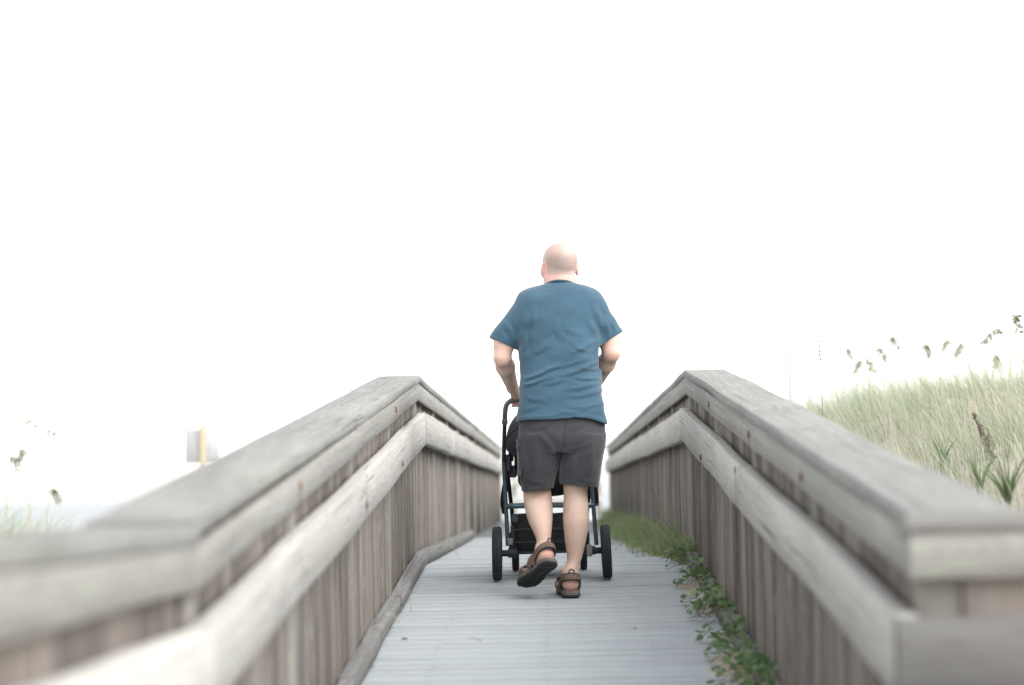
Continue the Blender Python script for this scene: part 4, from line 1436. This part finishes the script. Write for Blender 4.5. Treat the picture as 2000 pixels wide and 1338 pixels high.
def dune_grass():
    N = 62000
    x = 1.05 + RNG.beta(1.1, 1.5, N) * 7.0
    y = RNG.uniform(6.5, 29, N)
    b = np.stack([x, y, ground_h(x, y) - 0.02], 1)
    clump = 0.5 + 0.5 * np.sin(x * 2.3 + 1.3 * np.sin(y * 1.1)) * np.sin(y * 1.9 + x)
    keep = RNG.random(N) < 0.45 + 0.55 * clump
    b, y, x = b[keep], y[keep], x[keep]; n = len(b)
    hgt = (0.12 + 0.34 * RNG.random(n) ** 1.8) * (0.7 + 0.5 * clump[keep]) * np.interp(y, [7, 11, 20], [0.75, 0.9, 1.15])
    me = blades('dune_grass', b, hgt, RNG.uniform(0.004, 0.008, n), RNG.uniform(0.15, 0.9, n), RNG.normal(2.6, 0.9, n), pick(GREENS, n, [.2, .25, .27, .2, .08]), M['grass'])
    tag(obj('dune_grass', me), 'pale green and straw dune grass covering the bank beyond the right railing', kind='stuff')
    # taller green tufts along the crest of the dune
    B, Hh = [], []
    for px, py, Y, cnt, wd in ((1800, 735, 23.5, 240, .28), (1840, 728, 24, 200, .25), (1770, 752, 22.5, 130, .25), (1720, 768, 22, 150, .3), (1650, 780, 22, 120, .3), (1900, 745, 23, 200, .3), (1945, 735, 22, 220, .25), (1985, 750, 21, 160, .25), (1690, 778, 21, 80, .2), (1870, 760, 22, 150, .3)):
        p = U(px, py, Y)
        xx = p[0] + RNG.normal(0, wd, cnt); yy = Y + RNG.normal(0, 0.4, cnt)
        gz = ground_h(xx, yy) - 0.02
        B.append(np.stack([xx, yy, gz], 1)); Hh.append(np.clip((p[2] - gz) * 1.12, 0.3, 1.3) * RNG.uniform(0.6, 1.02, cnt) * np.exp(-((xx - p[0]) / wd / 2.2) ** 2))
    B, Hh = np.concatenate(B), np.concatenate(Hh); n = len(B)
    me = blades('tall_dune_grass', B, Hh, RNG.uniform(0.012, 0.024, n), RNG.uniform(0.05, 0.45, n), RNG.uniform(0, 6.3, n), pick([(0.20, 0.27, 0.13), (0.27, 0.33, 0.18), (0.16, 0.22, 0.10)], n), M['grass'])
    tag(obj('tall_dune_grass', me), 'taller green tufts along the crest of the right dune', kind='stuff')
    # left dune
    n = 5200
    x = RNG.normal(-5.0, 0.75, n); y = RNG.normal(19.5, 2.2, n)
    b = np.stack([x, y, ground_h(x, y) - 0.02], 1)
    me = blades('sea_side_grass', b, RNG.uniform(0.25, 0.75, n), RNG.uniform(0.005, 0.010, n), RNG.uniform(0.1, 0.8, n), RNG.uniform(-1, 2.0, n), pick(GREENS, n), M['grass'])
    tag(obj('sea_side_grass', me), 'small stand of dune grass beside the left railing, in front of the sea', kind='stuff')


dune_grass()


def sea_oat(px, py, Y, bend, label, head=0.22, grp='sea oat stalks on the dunes', thick=0.006):
    tip = U(px, py, Y)
    bx = tip[0] - bend
    gz = float(ground_h(bx, Y)) - 0.03
    base = np.array([bx, Y, gz])
    root = empty('sea_oat', base)
    tag(root, label, 'sea oat', grp)
    H = tip[2] - gz
    apex = np.array([bx + bend * 0.75, Y, gz + H + head * 0.25])
    pts = bez([base, base + [bend * 0.12, 0.02, H * 0.5], base + [bend * 0.40, 0.0, H * 0.85], apex, tip + [0.3 * bend, 0, -head * .2]], 8) - base
    MB().tube(pts, np.linspace(thick, thick * 0.35, len(pts)), 6).obj('stem', M['straw'], root, base)
    # drooping head of flat spikelets
    mb = MB(); R = random.Random(int(px * 7 + py)); C = []
    k0 = int(len(pts) * 0.74)
    for i in range(120):
        t = R.random()
        q = pts[k0 + int(t * (len(pts) - 1 - k0))]
        d = np.array([R.uniform(-.4, .8) * (1 if bend >= 0 else -1), R.uniform(-.6, .6), R.uniform(-1.0, -0.1)]); d /= np.linalg.norm(d)
        s_ = np.cross(d, [R.random(), R.random(), R.random()]); s_ /= np.linalg.norm(s_)
        L, w = R.uniform(0.018, 0.036), R.uniform(0.004, 0.0065)
        o = q + d * R.uniform(0, 0.04)
        mb.add([o, o + d * L * .5 + s_ * w, o + d * L, o + d * L * .5 - s_ * w], [[0, 1, 2, 3]])
    tag(mb.obj('seed_head', M['oathead'], root, base), kind='stuff')
    # a few basal leaves
    n = 7
    b = np.tile(np.array([[0, 0, 0.0]]), (n, 1)) + RNG.normal(0, 0.02, (n, 3)) * [1, 1, 0]
    me = blades('leaf_tuft', b, RNG.uniform(0.25, 0.5, n) * min(1.2, H), RNG.uniform(0.007, 0.011, n), RNG.uniform(.2, .7, n), RNG.uniform(0, 6.3, n), pick(GREENS, n), M['grass'])
    obj('leaf_tuft', me, root, base)


M['oathead'] = plain('oat_spikelet', (0.24, 0.26, 0.16), 0.8, var=0.25)
oats = [(1745, 668, 19, 0.10, 'sea oat with the fullest drooping head, third bend from the pole'), (1722, 692, 19.5, 0.12, 'sea oat whose head hangs just left of the fullest one'),
        (1698, 712, 20, 0.12, 'short sea oat with a low sideways head right of the thin pole'), (1676, 716, 20.5, -0.10, 'lowest sea oat head, leaning left near the railing cap'),
        (1810, 685, 18, 0.05, 'upright sea oat with a small dark head above the dune crest'), (1848, 675, 21, -0.12, 'pale blurred sea oat leaning left above the green tufts'),
        (1876, 682, 19.5, -0.10, 'sea oat with a sparse head right of the green tufts'), (1938, 656, 16.5, -0.25, 'sea oat with a dense head bowing left near the frame edge'),
        (1986, 630, 15.5, 0.05, 'tallest sea oat, at the right edge of the picture'), (1946, 706, 18, 0.04, 'short upright sea oat over the rightmost tuft'), (1658, 690, 22, 0.05, 'thin faint sea oat nearest the pole')]
for a in oats: sea_oat(a[0], a[1], a[2], a[3], a[4])
for a in ((78, 836, 17.5, 0.42, 'tall sea oat bowing right over the sea at left edge'), (28, 905, 18, 0.08, 'thin sea oat stalk at the left edge of the picture'), (44, 890, 19, -0.06, 'slender sea oat stalk beside the tall bowing one'), (108, 968, 18.5, 0.10, 'short sea oat with a reddish tip in front of the sea')):
    sea_oat(a[0], a[1], a[2], a[3], a[4], grp='sea oat stalks by the sea')


def dead_seed_stalk():
    Y = 9.6
    b, t = U(1972, 985, Y), U(1893, 788, Y)
    gz = float(ground_h(b[0], Y)) - 0.02
    base = np.array([b[0] + 0.05, Y, gz])
    root = empty('seed_stalk', base)
    tag(root, 'dead leaning stalk with dark brown seed clusters near the right edge', 'stalk')
    pts = bez([base, b, U(1940, 888, Y), U(1912, 830, Y), t], 8) - base
    MB().tube(pts, np.linspace(0.0055, 0.0014, len(pts)), 6).obj('stem', plain('grey_dead_stem', (0.34, 0.29, 0.25), 0.9), root, base)
    for e in ((1880, 780), (1905, 770), (1897, 745), (1925, 775)):
        q = pts[int(len(pts) * 0.86)]
        MB().tube(bez([q, q * .5 + (U(*e, Y) - base) * .5 + [0.006, 0, 0], U(*e, Y) - base], 4), 0.0011, 5).obj('twig', M['straw'], root, base)
    mb = MB(); R = random.Random(8)
    k0, k1 = int(len(pts) * 0.50), int(len(pts) * 0.90)
    for i in range(260):
        tt = R.random()
        q = pts[k0 + int(tt * (k1 - k0))] + np.array([R.gauss(0, 1), R.gauss(0, 1), R.gauss(0, 1)]) * 0.0095 * math.sin(math.pi * min(1, tt + .1)) ** .5
        d = np.array([R.gauss(0, 1), R.gauss(0, 1), R.gauss(-.8, 1)]); d /= np.linalg.norm(d)
        s_ = np.cross(d, [R.random(), R.random(), R.random()]); s_ /= np.linalg.norm(s_); n_ = np.cross(d, s_)
        L, w = R.uniform(.006, .012), .0026
        mb.add([q, q + d * L * .5 + s_ * w, q + d * L * .5 - s_ * w * .5 + n_ * w, q + d * L * .5 - s_ * w * .5 - n_ * w, q + d * L], None, [[0, 1, 2], [0, 2, 3], [0, 3, 1], [4, 2, 1], [4, 3, 2], [4, 1, 3]])
    mb.obj('seed_cluster', plain('dark_seed', (0.085, 0.050, 0.042), 0.9, var=.4), root, base)


dead_seed_stalk()


def tall_stalk():
    Y = 12.2
    t = U(1599, 662, Y)
    m = U(1606, 790, Y)
    gz = float(ground_h(m[0], Y)) - 0.02
    base = np.array([m[0] + 0.01, Y, gz])
    root = empty('grass_stalk', base)
    tag(root, 'thin upright grass stalk in sharp focus just beyond the right railing', 'grass stalk')
    pts = bez([base, m, U(1604, 730, Y), t], 8) - base
    MB().tube(pts, np.linspace(0.0024, 0.0012, len(pts)), 6).obj('stem', plain('green_stem', (0.22, 0.26, 0.15), 0.7), root, base)
    mb = MB(); R = random.Random(2)
    k0 = int(len(pts) * 0.78)
    for i in range(40):
        q = pts[k0 + int(R.random() * (len(pts) - 1 - k0))]
        d = np.array([R.uniform(-.3, .3), R.uniform(-.3, .3), 1.0]); d /= np.linalg.norm(d)
        s_ = np.array([1, 0, 0]) * .0022
        o = q + np.array([R.gauss(0, .002), R.gauss(0, .002), 0])
        mb.add([o, o + d * .008 + s_, o + d * .016, o + d * .008 - s_], [[0, 1, 2, 3]])
    tag(mb.obj('seed_head', M['oathead'], root, base), kind='stuff')
    side = bez([U(1606, 752, Y) - base, U(1611, 720, Y) - base, U(1612, 684, Y) - base], 6)
    MB().tube(side, np.linspace(.0016, .0008, len(side)), 5).obj('side_stem', M['straw'], root, base)


tall_stalk()


def spiky_plant(px, py, Y, n, L, label):
    p = U(px, py, Y)
    base = np.array([p[0], Y, p[2]])
    base[2] = float(ground_h(base[0], Y)) + 0.01
    stem0 = float(ground_h(base[0], Y)) - 0.02
    root = empty('spiky_plant', (base[0], Y, stem0))
    tag(root, label, 'plant', 'spiky green plants on the right dune')
    MB().tube([[0, 0, 0], [0, 0, base[2] - stem0 + 0.03]], [0.008, 0.005], 6).obj('stem', M['straw'], root, (base[0], Y, stem0))
    for k in range(n):
        b = np.array([[0, 0, base[2] - stem0 + RNG.uniform(0, .03)]])
        me = blades('leaf', b, np.array([L * RNG.uniform(1.2, 2.4)]), np.array([0.018]), np.array([RNG.uniform(.15, .75)]), np.array([k / n * 6.28 + RNG.uniform(-.3, .3)]), pick([(0.15, 0.24, 0.11), (0.20, 0.29, 0.13)], 1), M['grass'], 5, 0.9)
        obj('leaf', me, root, (base[0], Y, stem0))


spiky_plant(1968, 948, 9.3, 16, 0.16, 'larger spiky green plant at the foot of the dead seed stalk')
spiky_plant(1912, 935, 9.9, 11, 0.12, 'small spiky green plant left of the dead seed stalk')
spiky_plant(1838, 862, 11.2, 9, 0.10, 'tiny bright spiky plant amid the pale dune grass')


# --- creeping vines, sand and litter on the deck
def leaf_mesh(seed, col):
    r = np.random.default_rng(seed)
    n = 9
    V = [[0, 0, 0]]
    for k in range(n):
        a = -2.5 + 5.0 * k / (n - 1)
        rr_ = 1.0 * (1 - 0.25 * abs(a) / 2.5) * (1 + r.normal(0, .05))
        V.append([0.45 + 0.62 * rr_ * math.cos(a), 0.60 * rr_ * math.sin(a), 0.14 * rr_ * abs(math.sin(a)) + 0.10 * math.cos(a)])
    T = [[0, k, k + 1] for k in range(1, n)]
    me = mesh_np('leaf', V, [np.array(T)], M['leaf'], True)
    vcol(me, "tint", np.tile(col, (len(V), 1)))
    return me


LEAVES = [leaf_mesh(k, np.array(c)) for k, c in enumerate([(0.14, 0.25, 0.10), (0.18, 0.30, 0.12), (0.23, 0.35, 0.15), (0.12, 0.21, 0.095), (0.30, 0.39, 0.20), (0.19, 0.29, 0.17), (0.45, 0.34, 0.13), (0.36, 0.16, 0.08)])]


def vine(y0, y1, nst, nleaf, spread, label, seed, size=0.026):
    R = random.Random(seed)
    yb = (y0 + y1) / 2
    root = empty('creeping_vine', (0.70, yb, float(deck_z(yb))))
    tag(root, label, 'vine', 'vines creeping onto the deck')
    path = []
    for k in range(nst):
        y = R.uniform(y0, y1); x = 0.715 - R.uniform(0, .02)
        z = 0.03
        pts = [(x, y, float(deck_z(y)) + 0.05)]
        ang = R.uniform(2.2, 4.2)
        for i in range(6):
            ang += R.uniform(-.5, .5)
            st = spread / 6 * R.uniform(.6, 1.3)
            x += math.cos(ang) * st; y += math.sin(ang) * st * 1.2
            x = min(x, 0.715)
            edge = min(1, (x - 0.2) / .5)
            pts.append((x, y, float(deck_z(y)) + max(.006, (0.05 + 0.05 * R.random()) * (1 - i / 7) * edge)))
        b = bez(pts, 4); path.append(b)
        MB().tube(b - b[0], 0.0015, 5).obj('stem', M['vinestem'], root, b[0])
    for i in range(nleaf):
        b = path[R.randrange(nst)]
        q = b[min(len(b) - 1, int(R.random() ** 1.3 * len(b)))] + np.array([R.gauss(0, .018), R.gauss(0, .022), R.uniform(.004, .03)])
        q[0] = min(q[0], 0.722)
        q[2] = max(q[2], float(deck_z(q[1])) + 0.008)
        li = R.choices(range(8), (5, 5, 4, 4, 2, 4, 0.35, 0.15))[0]
        o = obj('leaf', LEAVES[li], root, q)
        s_ = size * R.uniform(.6, 1.3)
        o.scale = (s_, s_, s_)
        o.rotation_euler = (R.gauss(0, .5), R.gauss(-0.1, .5), R.uniform(0, 6.3))


M['vinestem'] = plain('vine_stem', (0.22, 0.16, 0.09), 0.8)
vine(7.9, 9.75, 30, 298, 0.17, 'dense leafy vine nearest the camera at the foot of the right railing', 31)
vine(10.15, 11.6, 20, 190, 0.17, 'smaller trailing vine at the right railing level with the man', 32)
vine(11.6, 13.1, 18, 130, 0.15, 'sparse vine spilling over the deck edge beside the right stroller wheel', 33)


def far_verge():
    n = 9000
    y = 12.8 + RNG.random(n) ** 1.2 * 19
    wid = np.interp(y, [12.6, 14.5, 18, 24, 32], [0.05, 0.20, 0.26, 0.28, 0.2])
    x = 0.735 - np.abs(RNG.normal(0, 0.5, n)) * wid
    b = np.stack([x, y, deck_z(y) - 0.005 + 0 * x], 1)
    h = RNG.uniform(0.03, 0.20, n) * (0.55 + 0.9 * (0.5 + 0.5 * np.sin(y * 5.1 + 2 * np.sin(y * 2.2))) ** 2) * np.clip(1.15 - (0.735 - x) / (wid * 1.4), .25, 1.1)
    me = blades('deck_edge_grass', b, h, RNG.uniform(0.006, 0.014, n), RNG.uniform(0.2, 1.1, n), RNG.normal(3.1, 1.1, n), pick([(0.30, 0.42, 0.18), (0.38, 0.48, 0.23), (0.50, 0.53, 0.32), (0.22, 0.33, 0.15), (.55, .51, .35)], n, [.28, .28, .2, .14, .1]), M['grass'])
    tag(obj('deck_edge_grass', me), 'low green grass growing over the right deck edge beyond the stroller', kind='stuff')
    # tall thin stalks against the right wall
    for k, (yy, hh, az, lb) in enumerate(((12.3, .34, 2.6, 'shortest grass stalk against the right railing, just past the sparse vine'), (12.7, .40, 2.9, 'low grass stalk against the right railing below the crest post'), (13.4, .55, 2.4, 'bent grass stalk against right railing just beyond its crest'), (13.9, .6, 1.0, 'grass stalk leaning towards the right railing boards past the crest'), (14.6, .5, 2.8, 'blurred grass stalk by the second post past the right crest'), (15.4, .62, 2.0, 'tallest and farthest grass stalk against the right railing'), (11.9, .5, 4.4, 'long grass stalk arching towards the camera along right railing'))):
        xx = 0.70
        me = blades('grass_stalk', np.array([[0, 0, 0.0]]), np.array([hh]), np.array([.005]), np.array([.45]), np.array([az]), pick([(0.22, 0.28, 0.14), (.30, .32, .18)], 1), M['grass'], 6, .6)
        o = obj('grass_stalk', me, None, (xx, yy, float(deck_z(yy)) - .004))
        tag(o, lb, 'grass stalk', 'grass stalks against the right railing')


far_verge()


def sand_drift():
    # wind-blown sand with an irregular thinning edge along the right side of the deck
    ys = np.linspace(7.0, 31, 260)
    V, Q = [], []
    m = 9
    edge = 0.735 - np.clip(0.10 + 0.07 * np.sin(ys * 2.3) + 0.045 * np.sin(ys * 7.1 + 1) + 0.03 * np.sin(ys * 17.3) + np.interp(ys, [7, 10, 12.5, 16, 31], [0.02, 0.02, -.03, 0.16, 0.2]), 0.012, 0.6)
    for i, y in enumerate(ys):
        for j in range(m):
            t = j / (m - 1)
            x = 0.745 + (edge[i] - 0.745) * t
            V.append([x, y, float(deck_z(y)) - 0.003 + 0.016 * (1 - t) ** 1.5 + 0.004 * (1 - t) + 0.0015 * math.sin(x * 90 + y * 60)])
    for i in range(len(ys) - 1):
        for j in range(m - 1): Q.append([i * m + j, (i + 1) * m + j, (i + 1) * m + j + 1, i * m + j + 1])
    o = obj('sand_drift', mesh_np('sand_drift', V, np.array(Q), M['sand'], True))
    tag(o, 'thin drift of beige sand along the right deck edge', kind='stuff')


sand_drift()


def litter():
    R = random.Random(77)
    # dry straws by the left toe timber
    for k, (px, py, qx, qy, up, lab) in enumerate(((800, 1153, 802, 1196, .0, 'dry straw lying near the left toe timber joint'), (760, 1196, 792, 1232, 0, 'bent dry straw leaning off the left toe timber'), (872, 1045, 868, 1085, 0, 'upright dry straw against the far left toe timber'), (880, 1066, 898, 1094, 0, 'short dry straw on the deck past the crest at left'), (915, 1246, 940, 1252, 0, 'dry grass sprig lying mid-deck behind the man'))):
        def deckhit(px, py):
            d = CAM_M @ np.array([(px - 1000.0) / FPX, -(py - 669.0) / FPX, -1.0])
            lo, hi = 5.0, 40.0
            for _ in range(40):
                mid = (lo + hi) / 2
                if d[2] * mid / d[1] > float(deck_z(mid)): lo = mid
                else: hi = mid
            return d * (lo / d[1])
        b = deckhit(qx, qy)
        a = U(px, py, b[1]) if k != 4 else deckhit(px, py)
        m_ = (a + b) / 2 + [0.006, 0, 0.004]
        o = MB().tube(bez([b + [0, 0, .003], m_, a + [0, 0, .003]], 5) - b, np.linspace(.0022, .0010, 11), 5).obj('dry_straw', M['straw'], None, b)
        tag(o, lab, 'straw', 'dry straws on the deck')
    brown = plain('dead_leaf', (0.17, 0.075, 0.05), 0.9, var=.4, scale=120)
    purple = plain('dark_leaf', (0.06, 0.045, 0.06), 0.9)
    spots = [(790, 1250, 'dark curled leaf lying on the deck near the left toe timber'), (1341, 1186, None), (1357, 1192, None), (1362, 1200, None), (1388, 1207, None), (1362, 1253, None), (1386, 1261, None), (1375, 1225, None), (725, 1305, 'small red-brown leaf beside the nearest left toe timber'), (1240, 1230, 'lone tiny leaf right of centre on the deck')]
    LAB = {1: 'leftmost tiny red-brown leaf on the sand between the two nearer vines', 2: 'tiny brown leaf right of the leftmost one between the two nearer vines', 3: 'tiny red leaf on the sand just above the nearest vine',
           4: 'rightmost tiny brown leaf on sand against the right toe timber', 5: 'tiny red leaf left of the nearest vine leaves', 6: 'lowest tiny red-brown leaf among the nearest vine leaves', 7: 'tiny brown leaf at the upper edge of the nearest vine'}
    for k, (px, py, lab) in enumerate(spots):
        d = CAM_M @ np.array([(px - 1000.0) / FPX, -(py - 669.0) / FPX, -1.0])
        lo, hi = 5.0, 40.0
        for _ in range(40):
            mid = (lo + hi) / 2
            if d[2] * mid / d[1] > float(deck_z(mid)): lo = mid
            else: hi = mid
        p = d * (lo / d[1]) + [0, 0, .003]
        V = [[-.014, 0, 0.001], [-.005, .006, .005], [.005, .006, .004], [.015, 0, .002], [.005, -.006, .006], [-.005, -.005, .003], [0, 0, .001]]
        T = [[6, i, (i + 1) % 6] for i in range(6)]
        o = obj('fallen_leaf', mesh_np('fallen_leaf', np.array(V) * R.uniform(.7, 1.3), [np.array(T)], purple if k == 0 else brown, True), None, p)
        o.rotation_euler = (0, 0, R.uniform(-.6, .6))
        tag(o, lab or LAB[k], 'leaf', 'dead leaves on the deck')


litter()
